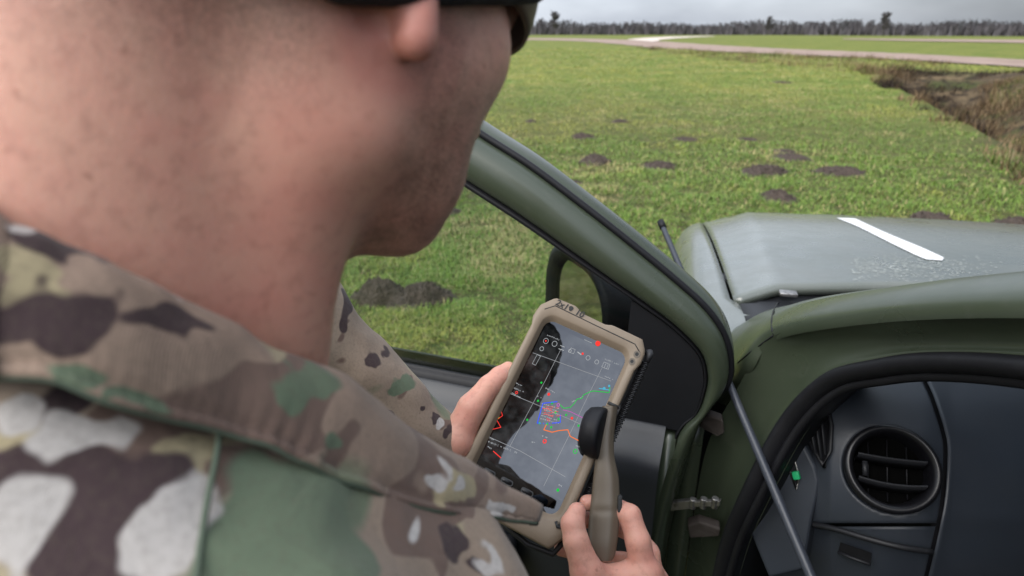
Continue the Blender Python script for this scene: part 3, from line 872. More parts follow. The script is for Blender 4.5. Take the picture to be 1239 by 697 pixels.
def panel(v0, v1, u0f, u1f, base, nv=60, nu=90):
    R_ = []
    vs_ = [v0] + list(np.linspace(v0, v1, nv)) + [v1]
    for i, v in enumerate(vs_):
        row = []
        a_, b_ = u0f(v), u1f(v)
        us_ = [a_] + list(np.linspace(a_, b_, nu)) + [b_]
        for j, u in enumerate(us_):
            dp = base + (.012 if i in (0, len(vs_) - 1) or j in (0, len(us_) - 1) else 0)
            p = at(u, v, ddep(u, v) + dp)
            q = p - vc; rad = math.hypot(q @ du, q @ dv)
            if rad < VRAD: p = p - dn * .03 * min(1, (VRAD - rad) / .012)
            row.append(p)
        R_.append(row)
    return R_
dash = loft('dashboard', panel(395, 633, lambda v: 930, lambda v: gux(v) - 2.6, 0), M['dash'], truck)
loft('lower_dash_panel', panel(637, 780, lambda v: 930, lambda v: gux(v) - 2.6, .008, 30), M['dash'], dash)
loft('instrument_panel', panel(395, 780, lambda v: gux(v) + 2.6, lambda v: 1650, .002), M['dash'], dash)
rows = [[at(gux(v) + du_, v, ddep(gux(v), v) + .013) for v in np.linspace(395, 780, 60)] for du_ in (-8, 8)]
loft('dash_joint', rows, M['rubber'], dash)
# round vent
def cring(prof, n=56):
    return [[vc + dn * z + r * (math.cos(a) * du + math.sin(a) * dv) for a in np.linspace(0, 2 * math.pi, n + 1)[:-1]] for r, z in prof]
loft('vent_ring', cring([(.0545, -.004), (.0545, .004), (.0515, .0085), (.048, .008), (.044, .002), (.042, -.02), (.041, -.03)]), M['gloss_black'], dash, wrap=True)
mb = MB()
n_ = 40; mb.add([vc - dn * .026 + .043 * (math.cos(a) * du + math.sin(a) * dv) for a in np.linspace(0, 2 * math.pi, n_ + 1)[:-1]], [tuple(range(n_))])
mb.build('vent_back', M['vent_black'], dash)
tl = math.radians(-9)
ex = du * math.cos(tl) + dv * math.sin(tl); ey = -du * math.sin(tl) + dv * math.cos(tl)
for yo, th_ in ((.0135, .5), (-.0155, .5)):
    hw_ = math.sqrt(.0415 ** 2 - yo ** 2); R_ = []
    for q in np.linspace(-1, 1, 17):
        bow = .004 * (1 - q * q) * (1 if yo < 0 else .4)
        c = vc + ex * hw_ * q * .98 + ey * (yo - bow)
        R_.append([c + dn * .004 + ey * .0012, c + dn * .0046 - ey * .0012, c - dn * .02 - ey * .008, c - dn * .02 - ey * .005])
    loft('vent_slat', R_, M['plastic'], dash, wrap=True)
for xo in (-.022, 0, .022):
    mb = MB(); c = vc + ex * xo - dn * .023; hh_ = math.sqrt(.041 ** 2 - xo ** 2) * .95
    mb.box(c, ex, ey, dn, .0007, hh_, .0025); mb.build('vent_vane', M['rubber'], dash)
mb = MB(); mb.tube([vc - ex * .031 + dn * .004 + ey * .004, vc - ex * .0305 + dn * .005 - ey * .014], .0035, 8); mb.build('vent_wheel', M['plastic'], dash)
# side demister vent with slanted slats
def poly_on(pts, off): return [pd(u, v, off) for u, v in pts]
svp = [(988, 479), (1001, 491), (1006, 515), (1004, 545), (997, 564), (984, 543), (971, 516)]
mb = MB(); mb.add(poly_on(svp, .004), [tuple(range(7))]); mb.build('demister_recess', M['rubber'], dash, smooth=False)
fr = MB(); fr.tube(poly_on(svp + [svp[0]], .006), .0032, 8); fr.build('demister_frame', M['plastic'], dash)
for (p, q) in (((980, 502), (988, 549)), ((986, 491), (995, 556)), ((993, 486), (1000, 551))):
    a, b_ = pd(*p, .006), pd(*q, .006); d = nrm(b_ - a); sdv = nrm(np.cross(d, dn))
    mb = MB(); mb.box((a + b_) / 2, d, nrm(sdv * .7 + dn * .7), nrm(np.cross(d, nrm(sdv * .7 + dn * .7))), np.linalg.norm(b_ - a) / 2, .0042, .0011)
    mb.build('demister_slat', M['plastic'], dash)
# end cap with the airbag switch
ec = [(962, 520), (975, 541), (987, 565), (991, 582), (988, 602), (981, 632), (972, 690), (930, 700), (905, 640), (912, 592), (935, 553)]
mb = MB(); pts = [at(u, v, np.interp(u, [905, 991], [.905, .845])) for u, v in ec]
dcap = nrm(np.cross(pts[3] - pts[0], pts[8] - pts[0])); dcap = dcap if dcap @ (CAM - pts[0]) < 0 else -dcap
mb.prism(pts, dcap * .03); mb.build('end_cap', M['dash'], dash, smooth=False, bevel=.005)
def pe(u, v, off=.001): return at(u, v, np.interp(u, [905, 991], [.905, .845])) - dcap * off
mb = MB(); mb.add([pe(953, 560, .002), pe(961, 552, .002), pe(968, 577, .002), pe(964, 592, .002)], [(0, 1, 2, 3)]); mb.build('switch_plate', M['rubber'], dash, smooth=False)
mb = MB(); mb.tube([pe(953, 560, .0025), pe(961, 552, .0025), pe(968, 577, .0025), pe(964, 592, .0025), pe(953, 560, .0025)], .0012, 6); mb.build('switch_frame', M['metal'], dash)
mat('green_key', (.02, .42, .16), .4)
mb = MB(); c = pe(965, 574, .006); mb.box(c, nrm(pe(968, 577) - pe(961, 552)), dcap, nrm(np.cross(dcap, pe(968, 577) - pe(961, 552))), .0055, .004, .0045); mb.build('switch_key', M['green_key'], dash, bevel=.0015)
# lower ledge and its slot
led = spline([pd(u, v, .004) for u, v in [(980, 634), (1010, 640), (1050, 652), (1090, 662), (1128, 668)]], 20)
mb = MB(); mb.tube(led, .004, 8); mb.build('dash_ledge', M['plastic'], dash)
mb = MB(); mb.add([pd(u, v, .0) for u, v in [(1017, 656), (1055, 669), (1053, 683), (1014, 668)]], [(0, 1, 2, 3)]); mb.build('blank_slot', M['rubber'], dash, smooth=False)
mb = MB(); mb.tube([pd(u, v, .001) for u, v in [(1014, 668), (1030, 675), (1053, 683)]], .0022, 8); mb.build('slot_lip', M['plastic'], dash)
mb = MB()
mb.add([pd(1005, 462, .006), pd(1022, 452, .006), pd(1044, 447, .004), pd(1026, 461, .006)], [(0, 1, 2, 3)]); mb.build('trim_clip', M['rusty'], dash, smooth=False)

# ---- driver door
OUT = [(.017, .45), (.017, .754), (.006, .929), (-.011, 1.06), (-.031, 1.126), (-.044, 1.15), (-.046, 1.181), (-.033, 1.225), (-.006, 1.263), (.043, 1.303), (.116, 1.355), (.19, 1.405), (.265, 1.453), (.338, 1.492), (.45, 1.555), (.6, 1.63), (.75, 1.675), (.95, 1.69), (1.07, 1.67), (1.10, 1.6), (1.10, 1.08)]
INN = [(.05, .45), (.05, .754), (.045, .929), (.02, 1.06), (-.003, 1.10), (-.009, 1.135), (-.009, 1.165), (.004, 1.199), (.042, 1.232), (.085, 1.258), (.14, 1.288), (.2, 1.322), (.27, 1.362), (.345, 1.402), (.47, 1.468), (.62, 1.535), (.76, 1.575), (.93, 1.585), (.99, 1.57), (1.01, 1.5), (1.02, 1.08)]
nF = 160
OU, IN = spline(OUT, nF), spline(INN, nF)
def frame_rows(prof): return [[dr(*(OU[i] * (1 - q) + IN[i] * q), n) for i in range(nF)] for q, n in prof]
door = loft('driver_door', frame_rows([(.02, .045), (-.02, .03), (0, .004), (.07, -.002), (.11, -.006), (.135, -.020), (.2, -.030), (.36, -.038), (.56, -.040), (.76, -.034), (.85, -.022), (.87, .004), (.87, .03)]), M['paint'], truck)
door['label'] = 'open dark green driver door with its window frame'
loft('window_seal', frame_rows([(.84, -.014), (.88, -.026), (.94, -.027), (1.0, -.018), (1.03, .0), (1.0, .012)]), M['rubber'], door)
mb = MB(); mb.tube([dr(*(OU[i] * .945 + IN[i] * .055), -.006) for i in range(30, nF)], .005, 8); mb.build('weatherstrip', M['rubber'], door)
# lower shell: outer skin with a waist swell
rows = []
for z, n in ((1.085, .03), (1.07, .05), (1.02, .062), (.9, .068), (.7, .07), (.55, .06), (.45, .045)):
    rows.append([dr(a, z, n) for a in np.linspace(.012, 1.10, 20)])
loft('outer_skin', rows, M['paint'], door, solid=.004)
rows = [[dr(a, z, n) for z, n in ((1.06, .03), (1.05, -.03), (.8, -.035), (.45, -.03), (.45, .045))] for a in (.018, .04)]
loft('hinge_face', rows, M['paint'], door, solid=.004)
# inner trim: belt seal, sloping ledge, vertical panel, armrest
rows = []
for a in np.linspace(.035, 1.07, 60):
    rows.append([dr(a, z, n) for z, n in ((1.066, -.006), (1.072, -.016), (1.069, -.026), (1.058, -.034), (1.046, -.052), (1.036, -.066), (1.024, -.074), (1.0, -.077), (.9, -.074), (.7, -.07), (.55, -.065), (.46, -.05), (.455, -.01))])
loft('door_trim', rows, M['door_card'], door)
rows = [[dr(a, z, n) for z, n in ((1.06, .004), (1.080, .002), (1.083, -.010), (1.077, -.020), (1.064, -.022))] for a in np.linspace(.09, 1.03, 30)]
loft('belt_seal', rows, M['rubber'], door)
mb = MB(); mb.prism([dr(a, .84, -.074) for a in (.25, .95)] + [dr(.95, .80, -.074), dr(.25, .74, -.074)], -DN * .06); mb.build('armrest', M['plastic'], door, bevel=.015)
# sail panel behind the mirror
sp_pts = [tuple(IN[i] * 1.0) for i in range(int(nF * 3.6 / 20), int(nF * 9.4 / 20))] + [(.102, 1.255), (.106, 1.066), (.012, 1.066)]
mb = MB(); mb.prism([dr(a, z, -.022) for a, z in sp_pts], DN * .03); mb.build('sail_panel', M['plastic'], door, smooth=False)
# pane
gp = [tuple(IN[i]) for i in range(int(nF * 9.2 / 20), nF)] + [(.10, 1.06)]
mb = MB(); mb.prism([dr(a, z, .001) for a, z in gp], DN * .004); mb.build('window_pane', M['glass'], door, smooth=False)
# mirror: glass faces down the side of the vehicle when the door is shut
an, af = door_hit(738, 345, .10)[0], door_hit(672, 335, .25)[0]
zt = door_hit(690, 306, .22)[1]; zb = zt - .20
g0_, g1_ = np.array([an, .10]), np.array([af, .25])
gd = (g1_ - g0_) / np.linalg.norm(g1_ - g0_); gl_ = np.linalg.norm(g1_ - g0_)
gn = np.array([gd[1], -gd[0]])                 # normal in (a, n): away from the hinge / towards the cab
def mirp(x, z, o): q = g0_ + gd * x + gn * o; return dr(q[0], z, q[1])
def rrect(x0, x1, z0, z1, r, o, n=8):
    out = []
    for cx_, cz_, a0 in ((x1 - r, z1 - r, 0), (x0 + r, z1 - r, 90), (x0 + r, z0 + r, 180), (x1 - r, z0 + r, 270)):
        for k in range(n): a = math.radians(a0 + 90 * k / (n - 1)); out.append(mirp(cx_ + r * math.cos(a), cz_ + r * math.sin(a), o))
    return out
mb = MB(); pts = rrect(.004, gl_ - .004, zb + .004, zt - .004, .075, .0); mb.add(pts, [tuple(range(len(pts)))]); mb.build('mirror_glass', M['mirror'], door, smooth=False)
loft('mirror_housing', [rrect(.004, gl_ - .004, zb + .004, zt - .004, .075, -.003), rrect(.004, gl_ - .004, zb + .004, zt - .004, .075, .008), rrect(-.006, gl_ + .014, zb - .010, zt + .010, .08, .014), rrect(-.014, gl_ + .030, zb - .020, zt + .020, .085, .004), rrect(-.012, gl_ + .028, zb - .018, zt + .018, .085, -.04), rrect(.0, gl_ + .005, zb + .005, zt - .005, .075, -.08), rrect(.03, gl_ - .04, zb + .04, zt - .04, .04, -.10)], M['plastic'], door, wrap=True)
mb = MB(); mb.prism([dr(.03, 1.11, .03), dr(.11, 1.11, .03), dr(.11, 1.20, .03), dr(.05, 1.20, .03)], DN * .10); mb.build('mirror_arm', M['plastic'], door, bevel=.015)
# hinge and check strap in the gap
def gap(u, v, d): return at(u, v, d)
mb = MB(); mb.prism([gap(843, 505, .95), gap(858, 503, .93), gap(875, 509, .915), gap(877, 525, .92), gap(868, 529, .925), gap(846, 517, .955)], nrm(VF) * .02); mb.build('hinge', M['rusty'], door, smooth=False, bevel=.003)
mb = MB(); mb.prism([gap(832, 636, .99), gap(846, 632, .97), gap(872, 640, .95), gap(870, 650, .955), gap(835, 652, .995)], nrm(VF) * .02); mb.build('hinge', M['rusty'], door, smooth=False, bevel=.003)
st = spline([gap(805, 612, 1.0), gap(835, 609, .975), gap(872, 608, .94)], 12); dst = nrm(st[-1] - st[0])
mb = MB(); mb.box((st[0] + st[6]) / 2, nrm(st[6] - st[0]), ZZ, np.cross(nrm(st[6] - st[0]), ZZ), .020, .0085, .005)
mb.box((st[5] + st[11]) / 2, nrm(st[11] - st[5]), ZZ, np.cross(dst, ZZ), .028, .0055, .004)
for k in range(3): mb.tube([st[6 + 2 * k] - ZZ * .009, st[6 + 2 * k] + ZZ * .009], .006, 8)
mb.build('check_strap', M['metal'], door, smooth=False, bevel=.0015)
# small wing repeater seen over the frame
mb = MB(); c = w(.072, 1.83, .965); mb.box(c, VF, VR, ZZ, .03, .012, .012); mb.build('side_repeater', M['gloss_black'], truck, bevel=.006)

# ---- panel joints and grime on the body, laid on whatever surface is there
bpy.context.view_layer.update()
_dg = bpy.context.evaluated_depsgraph_get()
def cast(u, v, lift=.001):
    r = nrm(ray(u, v)); hit, loc, nor, *_ = scene.ray_cast(_dg, Vector(CAM), Vector(r), distance=6)
    return np.array(loc) + np.array(nor) * (lift if Vector(r).dot(nor) < 0 else -lift)
for nm, pts in (('body_joint', [(950, 361), (942, 366), (937, 374), (934, 386), (934, 398), (936, 405)]), ('body_joint', [(936, 406), (922, 416), (906, 428), (893, 439)])):
    mb = MB(); mb.tube(spline([cast(*p, .0002) for p in pts], 20), .0013, 6); mb.build(nm, M['rubber'], truck)
# ---- rod leaning from the seat out through the door gap
p1, p2 = at(800, 270, 1.12), at(981, 697, .75)
dirr = nrm(p2 - p1); pend = p1 + dirr * ((p1[2] - .81) / -dirr[2])
n_ = 60; path = [p1 + (pend - p1) * k / (n_ - 1) for k in range(n_)]
rad = [.0049 + .0025 * k / (n_ - 1) + (.0004 if k % 2 and k > 24 else 0) for k in range(n_)]; rad[0] = .003
rod = thing('ribbed_rod', 'thin black ribbed rod leaning in the gap beside the open door', 'rod', tuple(pend))
mat('rod_black', (.035, .040, .052), .36, bump=[(300, .3, .001)])
mb = MB(); mb.tube(path, rad, 12); mb.build('shaft', M['rod_black'], rod)
mb = MB(); mb.tube([path[0] - dirr * .004, path[0] + dirr * .012], .0062, 12); mb.build('tip_cap', M['rubber'], rod)

# ================================================================== TABLET
TXu = np.array([.8930, -.3443, -.2900]); TSX = .877; TX = TXu * TSX
TY = np.array([.4429, .5575, .7021]); TN = np.array([-.0800, -.7554, .6503]); TO = np.array([.0441, .5957, 1.2253])
def tb(x, y, n=0.0): return TO + TX * x + TY * y + TN * n
def tloc(u, v, n=0.0):
    r = ray(u, v); t_ = ((TO - CAM) @ TN + n) / (r @ TN); q = CAM + r * t_ - TO
    return q @ TXu / TSX, q @ TY
tablet = thing('rugged_tablet', 'tablet with a map on its screen in a sand coloured rugged case', 'tablet', tuple(TO))
def polar(poly, n=200):
    P = np.array(poly); out = []
    for k in range(n):
        a = 2 * math.pi * k / n; d = np.array([math.cos(a), math.sin(a)]); best = 0
        for i in range(len(P)):
            p, q = P[i], P[(i + 1) % len(P)]; e = q - p; den = d[0] * e[1] - d[1] * e[0]
            if abs(den) < 1e-12: continue
            t_ = (p[0] * e[1] - p[1] * e[0]) / den; s_ = (p[0] * d[1] - p[1] * d[0]) / den
            if t_ > 0 and -1e-9 <= s_ <= 1 + 1e-9: best = max(best, t_)
        out.append(d * best)
    return np.array(out)
def roundrect(hx, hy, r, n=8):
    out = []
    for sx_, sy_, a0 in ((1, 1, 0), (-1, 1, 90), (-1, -1, 180), (1, -1, 270)):
        for k in range(n): a = math.radians(a0 + 90 * k / (n - 1)); out.append((sx_ * (hx - r) + r * math.cos(a), sy_ * (hy - r) + r * math.sin(a)))
    return out
outl = [(.0775, .092), (.0765, .108), (.067, .1205), (.024, .1215), (.016, .1187), (-.020, .1198), (-.030, .1248), (-.060, .1240), (-.0745, .1085), (-.0770, .092), (-.0735, .084), (-.0735, -.084), (-.0775, -.094), (-.0775, -.112), (-.066, -.1285), (.066, -.1285), (.0775, -.112), (.0775, -.094), (.0735, -.084), (.0735, .084)]
Po = polar(outl); Pi = polar(roundrect(.0588, .0985, .012)); Pi2 = polar(roundrect(.0622, .1020, .015))
Pm = Po * .55 + Pi2 * .45
def trow(P, n): return [tb(x, y, n) for x, y in P]
case = loft('case', [trow(Po * .96, -.024), trow(Po * .99, -.021), trow(Po, -.014), trow(Po, .003), trow(Po * .992, .0066), trow(Po * .975, .0082), trow(Pm, .0086), trow(Pi2 * 1.02, .0080), trow(Pi2, .0066), trow(Pi, .0022), trow(Pi * .985, .0006)], M['tan_case'], tablet, wrap=True)
mb = MB(); pts = trow(Po * .965, -.0235); mb.add(pts, [tuple(range(len(pts)))[::-1]]); mb.build('case_back', M['tan_case'], tablet, smooth=False)
# lid joint, catch holes, screws
mb = MB(); mb.tube([tb(x, y, .0084) for x, y in ((-.066, .1045), (-.055, .1135), (.0, .1118), (.060, .1105), (.0705, .1035))], .0007, 5); mb.build('lid_joint', M['ink'], case)
for (x, y, r_) in ((.0675, .1005, .0032), (.0655, .0905, .0030), (.066, -.102, .0028)):
    mb = MB(); mb.ring(tb(x, y, .0091), TX, TY, r_ * 1.35, r_ * .7, 16); mb.build('screw', M['tan_handle'], case)
    mb = MB(); mb.add([tb(x + r_ * .72 * math.cos(a), y + r_ * .72 * math.sin(a), .0089) for a in np.linspace(0, 6.283, 13)[:-1]], [tuple(range(12))]); mb.build('screw_hole', M['ink'], case)
mb = MB(); mb.tube([tb(.060, -.100, .0088), tb(.064, -.1045, .0090), tb(.073, -.102, .008), tb(.079, -.100, .002)], .0016, 8); mb.build('tether', M['cord'], case)
mb = MB(); mb.box(tb(.0665, .037, .0079), TX, TY, TN, .0076, .0016, .0016); mb.build('frame_band', M['ink'], case)
# screen: dark lit panel behind glass
def screenmat(name, noise):
    m_ = bpy.data.materials.new(name); m_.use_nodes = True; t = m_.node_tree; t.nodes.clear()
    out = t.nodes.new('ShaderNodeOutputMaterial'); ad = t.nodes.new('ShaderNodeAddShader')
    em = t.nodes.new('ShaderNodeEmission'); em.inputs[0].default_value = (.62, .66, .70, 1); em.inputs[1].default_value = 0.0
    gl = t.nodes.new('ShaderNodeBsdfGlossy'); gl.inputs['Color'].default_value = (.105, .108, .115, 1); gl.inputs['Roughness'].default_value = .015
    if noise:
        tcn = t.nodes.new('ShaderNodeTexCoord'); n1 = t.nodes.new('ShaderNodeTexNoise'); n1.inputs['Scale'].default_value = 75; n1.inputs['Detail'].default_value = 3
        t.links.new(tcn.outputs['Object'], n1.inputs['Vector'])
        r1 = t.nodes.new('ShaderNodeMapRange'); r1.inputs['From Min'].default_value = .42; r1.inputs['From Max'].default_value = .75; r1.inputs['To Min'].default_value = .004; r1.inputs['To Max'].default_value = .03
        t.links.new(n1.outputs[0], r1.inputs[0]); t.links.new(r1.outputs[0], em.inputs[1])
    t.links.new(em.outputs[0], ad.inputs[0]); t.links.new(gl.outputs[0], ad.inputs[1]); t.links.new(ad.outputs[0], out.inputs[0])
    MATS[name] = m_
screenmat('screen_panel', True); screenmat('bezel', False)
mb = MB(); mb.add([tb(x, y, .0008) for x, y in roundrect(.0605, .1005, .012)], [tuple(range(32))]); screen = mb.build('screen', M['bezel'], tablet, smooth=False)
mb = MB(); mb.add([tb(-.0565, -.079, .0010), tb(.0565, -.079, .0010), tb(.0565, .092, .0010), tb(-.0565, .092, .0010)], [(0, 1, 2, 3)]); mb.build('display_glass', M['screen_panel'], screen, smooth=False)
def emat(name, c, s=1.0):
    m_ = bpy.data.materials.new(name); m_.use_nodes = True; tt = m_.node_tree; bb = tt.nodes['Principled BSDF']
    bb.inputs['Base Color'].default_value = (0, 0, 0, 1); bb.inputs['Specular IOR Level'].default_value = 0
    bb.inputs['Emission Color'].default_value = (*c, 1); bb.inputs['Emission Strength'].default_value = s; MATS[name] = m_; return m_
emat('em_white', (.75, .78, .8), .30); emat('em_grid', (.7, .72, .75), .24); emat('em_green', (.02, .75, .08), .36); emat('em_orange', (1, .20, .03), .5); emat('em_blue', (.04, .10, 1), .5)
emat('em_red', (1, .05, .04), .5); emat('em_pink', (.8, .15, .7), .35); emat('em_cyan', (.1, .5, .7), .4); emat('em_dim', (.5, .52, .55), .10); emat('em_black', (0, 0, 0), 0)
ZL = .0013
def sline(mb, px, wd, z=ZL):
    P = np.array([tloc(u, v, z) for u, v in px]); wd = wd * .78
    for i in range(len(P) - 1):
        d = P[i + 1] - P[i]; L_ = np.linalg.norm(d)
        if L_ < 1e-7: continue
        d = d / L_; nn = np.array([-d[1], d[0]]) * wd / 2; a = P[i] - d * wd * .3; q = P[i + 1] + d * wd * .3
        mb.add([tb(*(a - nn), z), tb(*(q - nn), z), tb(*(q + nn), z), tb(*(a + nn), z)], [(0, 1, 2, 3)])
def sdot(mb, u, v, r, z=ZL, ring=None):
    c = np.array(tloc(u, v, z)); r = r * .8
    if ring: mb.ring(tb(*c, z), TX, TY, r, r - ring, 16)
    else: mb.add([tb(c[0] + r * math.cos(a), c[1] + r * math.sin(a), z) for a in np.linspace(0, 6.283, 15)[:-1]], [tuple(range(14))])
G_ = MB()
for L_ in ([(645, 427), (700, 447), (739, 461)], [(612, 474), (650, 490), (702, 513)], [(588, 527), (630, 546), (684, 577)],
           [(679, 422), (660, 460), (632, 512), (617, 540)], [(728, 446), (712, 478), (688, 528)], [(688, 528), (672, 560), (658, 588)]): sline(G_, L_, .00062)
G_.build('grid_lines', M['em_grid'], screen, smooth=False)['kind'] = 'stuff'
m1 = MB(); sline(m1, [(676, 488), (682, 494), (690, 493), (695, 488), (698, 483), (704, 482), (706, 478), (714, 474), (718, 473), (737, 475), (738, 469)], .0011, ZL + .0001)
for (u, v) in ((651, 485), (638, 508), (655, 463), (672, 499), (676, 507), (653, 512), (662, 513), (667, 517), (685, 502), (700, 515), (668, 488)): sdot(m1, u, v, .0016, ZL + .0001)
sdot(m1, 675, 593, .0022, ZL + .0001); sdot(m1, 696, 546, .0034, ZL + .0001, .0009); sline(m1, [(590, 525), (598, 512), (604, 505)], .0008, ZL + .0001)
m1.build('green_marks', M['em_green'], screen, smooth=False)['kind'] = 'stuff'
m2 = MB(); sline(m2, [(661, 514), (658, 520), (668, 523), (676, 521), (687, 520), (690, 528), (700, 533)], .0012, ZL + .0001); m2.build('orange_route', M['em_orange'], screen, smooth=False)
m3 = MB(); sline(m3, [(674, 486), (657, 488), (650, 512), (654, 512)], .0013, ZL + .0001); sline(m3, [(678, 502), (678, 511), (668, 512)], .0011, ZL + .0001)
for k in range(7): sdot(m3, 654 + 3.6 * k, 512.5 - .1 * k, .0008, ZL + .0001)
m3.build('blue_outline', M['em_blue'], screen, smooth=False)['kind'] = 'stuff'
m4 = MB()
sdot(m4, 723.5, 415.5, .0042, ZL + .0003); sdot(m4, 664, 477, .0022, ZL + .0001); sdot(m4, 692, 506, .0020, ZL + .0001); sdot(m4, 705, 428, .0018, ZL + .0001); sdot(m4, 659, 534, .0031, ZL + .0001, .0012); sdot(m4, 625, 475, .0022, ZL + .0001, .0008); sdot(m4, 660.5, 412.5, .0013, ZL + .0001)
sline(m4, [(605, 493), (608, 503), (601, 508), (606, 517), (590, 521), (597, 511)], .0009, ZL + .0001); sline(m4, [(597, 546), (606, 554)], .0012, ZL + .0001)
g = np.random.default_rng(8)
for k in range(20):
    u, v = g.uniform(656, 674), g.uniform(491, 508); sline(m4, [(u, v), (u + g.uniform(2, 6), v + g.uniform(-1, 3))], .0006, ZL + .0001)
m4.build('red_marks', M['em_red'], screen, smooth=False)['kind'] = 'stuff'
m5 = MB(); sdot(m5, 675.5, 490, .0026, ZL + .0002, .0009)
sline(m5, [(681, 496), (690, 498), (700, 503), (706, 506)], .0008, ZL + .0002); m5.build('magenta_marks', M['em_pink'], screen, smooth=False)
m6 = MB(); sdot(m6, 731, 470, .0022); sdot(m6, 737, 467, .0018); sline(m6, [(725, 470), (738, 472)], .0014); m6.build('blue_marks', M['em_cyan'], screen, smooth=False)
m7 = MB()       # white icons and tiny lines of text
for (u, v, r_) in ((660.5, 412.5, .0043), (671, 416, .0043), (655.5, 422, .0034), (711.5, 433, .0036), (722, 438, .0034)): sdot(m7, u, v, r_, ZL, .0005)
sline(m7, [(650, 429), (644, 440), (648, 442), (654, 431), (650, 429)], .0005)
sline(m7, [(691, 421), (696, 423), (694, 428), (688, 426), (691, 421)], .0005); sdot(m7, 689.5, 424.5, .0026, ZL, .0005)
sline(m7, [(731, 438), (738, 441), (736, 447), (728, 444), (731, 438)], .0005); sline(m7, [(733, 440), (731, 445)], .0005); sline(m7, [(736, 441), (734, 446)], .0005)
sline(m7, [(678, 418), (683, 420)], .0009); sline(m7, [(676, 422), (682, 424)], .0009); sline(m7, [(699, 426), (703, 429)], .0014); sline(m7, [(707, 411), (716, 415)], .0006)
def faketext(mb, u0, v0, u1, v1, n, hgt=.0011):
    for k in range(n):
        if g.random() < .16: continue
        a = k / n; u = u0 + (u1 - u0) * a; v = v0 + (v1 - v0) * a; du_ = (u1 - u0) / n * .55; dv_ = (v1 - v0) / n * .55
        q = g.random(); c0 = np.array(tloc(u, v, ZL)); c1 = np.array(tloc(u + du_, v + dv_, ZL)); d = c1 - c0; nn = np.array([-d[1], d[0]]) / np.linalg.norm(d) * hgt
        for (s0, s1) in (((0, 0), (0, 1)), ((0, 1), (1, 1)), ((1, 0), (1, 1)), ((0, .5), (1, .5)), ((0, 0), (1, 0))):
            if g.random() < .62:
                p, r_ = c0 + d * s0[0] + nn * s0[1], c0 + d * s1[0] + nn * s1[1]; e = r_ - p; e = np.array([-e[1], e[0]]) / (np.linalg.norm(e) + 1e-9) * .00014
                mb.add([tb(*(p - e), ZL), tb(*(r_ - e), ZL), tb(*(r_ + e), ZL), tb(*(p + e), ZL)], [(0, 1, 2, 3)])
faketext(m7, 662, 406, 679, 413, 9, .0012); faketext(m7, 732, 435, 749, 442, 9, .0012)
faketext(m7, 624, 464, 632, 468, 5); faketext(m7, 622, 470, 634, 475, 7); faketext(m7, 619, 476, 630, 482, 6)
for k in range(6): faketext(m7, 656 + g.uniform(-3, 3), 489 + 3.6 * k, 675 + g.uniform(-3, 3), 495 + 3.6 * k, 9, .0010)
faketext(m7, 692, 487, 706, 480, 8); faketext(m7, 585, 533, 626, 549, 22, .0014); faketext(m7, 581, 527, 600, 534, 10, .0012); faketext(m7, 642, 535, 650, 537, 4); faketext(m7, 656, 528, 664, 531, 5); faketext(m7, 697, 540, 703, 542, 4); faketext(m7, 660, 470, 672, 476, 6); faketext(m7, 590, 541, 597, 545, 4); faketext(m7, 650, 480, 656, 482, 3); faketext(m7, 676, 587, 680, 589, 3); faketext(m7, 730, 455, 742, 460, 7)
m7.build('white_print', M['em_white'], screen, smooth=False)['kind'] = 'stuff'
# three keys below the display
for (u, v) in ((593, 570), (613.5, 582.5), (637, 597)):
    x, y = tloc(u, v, .002)
    mb = MB(); pr = roundrect(.0085, .0033, .0031, 6)
    V0 = [tb(x + a, -.0875 + b_, .0012) for a, b_ in pr]; V1 = [tb(x + a * .96, -.0875 + b_ * .9, .0032) for a, b_ in pr]
    mb.add(V0 + V1, [(i, (i + 1) % 24, 24 + (i + 1) % 24, 24 + i) for i in range(24)] + [tuple(range(24, 48))]); key = mb.build('key', M['gloss_black'], screen)
    mb = MB()
    for i in range(24):
        a0, a1 = pr[i], pr[(i + 1) % 24]
        mb.add([tb(x + a0[0] * .93, -.0875 + a0[1] * .86, .0034), tb(x + a1[0] * .93, -.0875 + a1[1] * .86, .0034), tb(x + a1[0] * .86, -.0875 + a1[1] * .72, .0034), tb(x + a0[0] * .86, -.0875 + a0[1] * .72, .0034)], [(0, 1, 2, 3)])
    mb.build('key_outline', M['em_dim'], screen, smooth=False)
# hand lettered mark on the top edge
def text(name, body, size, org, X, Y, material, parent, bold=.0):
    cu = bpy.data.curves.new(name, 'FONT'); cu.body = body; cu.size = size; cu.offset = bold
    to = bpy.data.objects.new(name, cu); COL.objects.link(to)
    dg_ = bpy.context.evaluated_depsgraph_get(); me_ = bpy.data.meshes.new_from_object(to.evaluated_get(dg_))
    bpy.data.objects.remove(to, do_unlink=True)
    co = np.zeros(len(me_.vertices) * 3); me_.vertices.foreach_get('co', co); co = co.reshape(-1, 3)
    V_ = np.asarray(org) + co[:, :1] * X + co[:, 1:2] * Y
    o = mk(name, V_, [tuple(p_.vertices) for p_ in me_.polygons], material, parent, smooth=False)
    return o
TXs = nrm(TX + TY * -.06); TYs = nrm(TY + TX * .2)
text('case_writing', '2x1', .0105, tb(-.0565, .1150, .0092), TXs, TYs, M['ink'], case, .0002)
text('case_writing', '10', .0105, tb(-.0275, .1140, .0092), TXs, TYs, M['ink'], case, .0002)
mb = MB(); mb.add([tb(-.0345 + .0030 * math.cos(a) * (1 + .2 * math.sin(3 * a)), .1180 + .0032 * math.sin(a), .0092) for a in np.linspace(0, 6.283, 17)[:-1]], [tuple(range(16))]); mb.build('case_smudge', M['ink'], case, smooth=False)
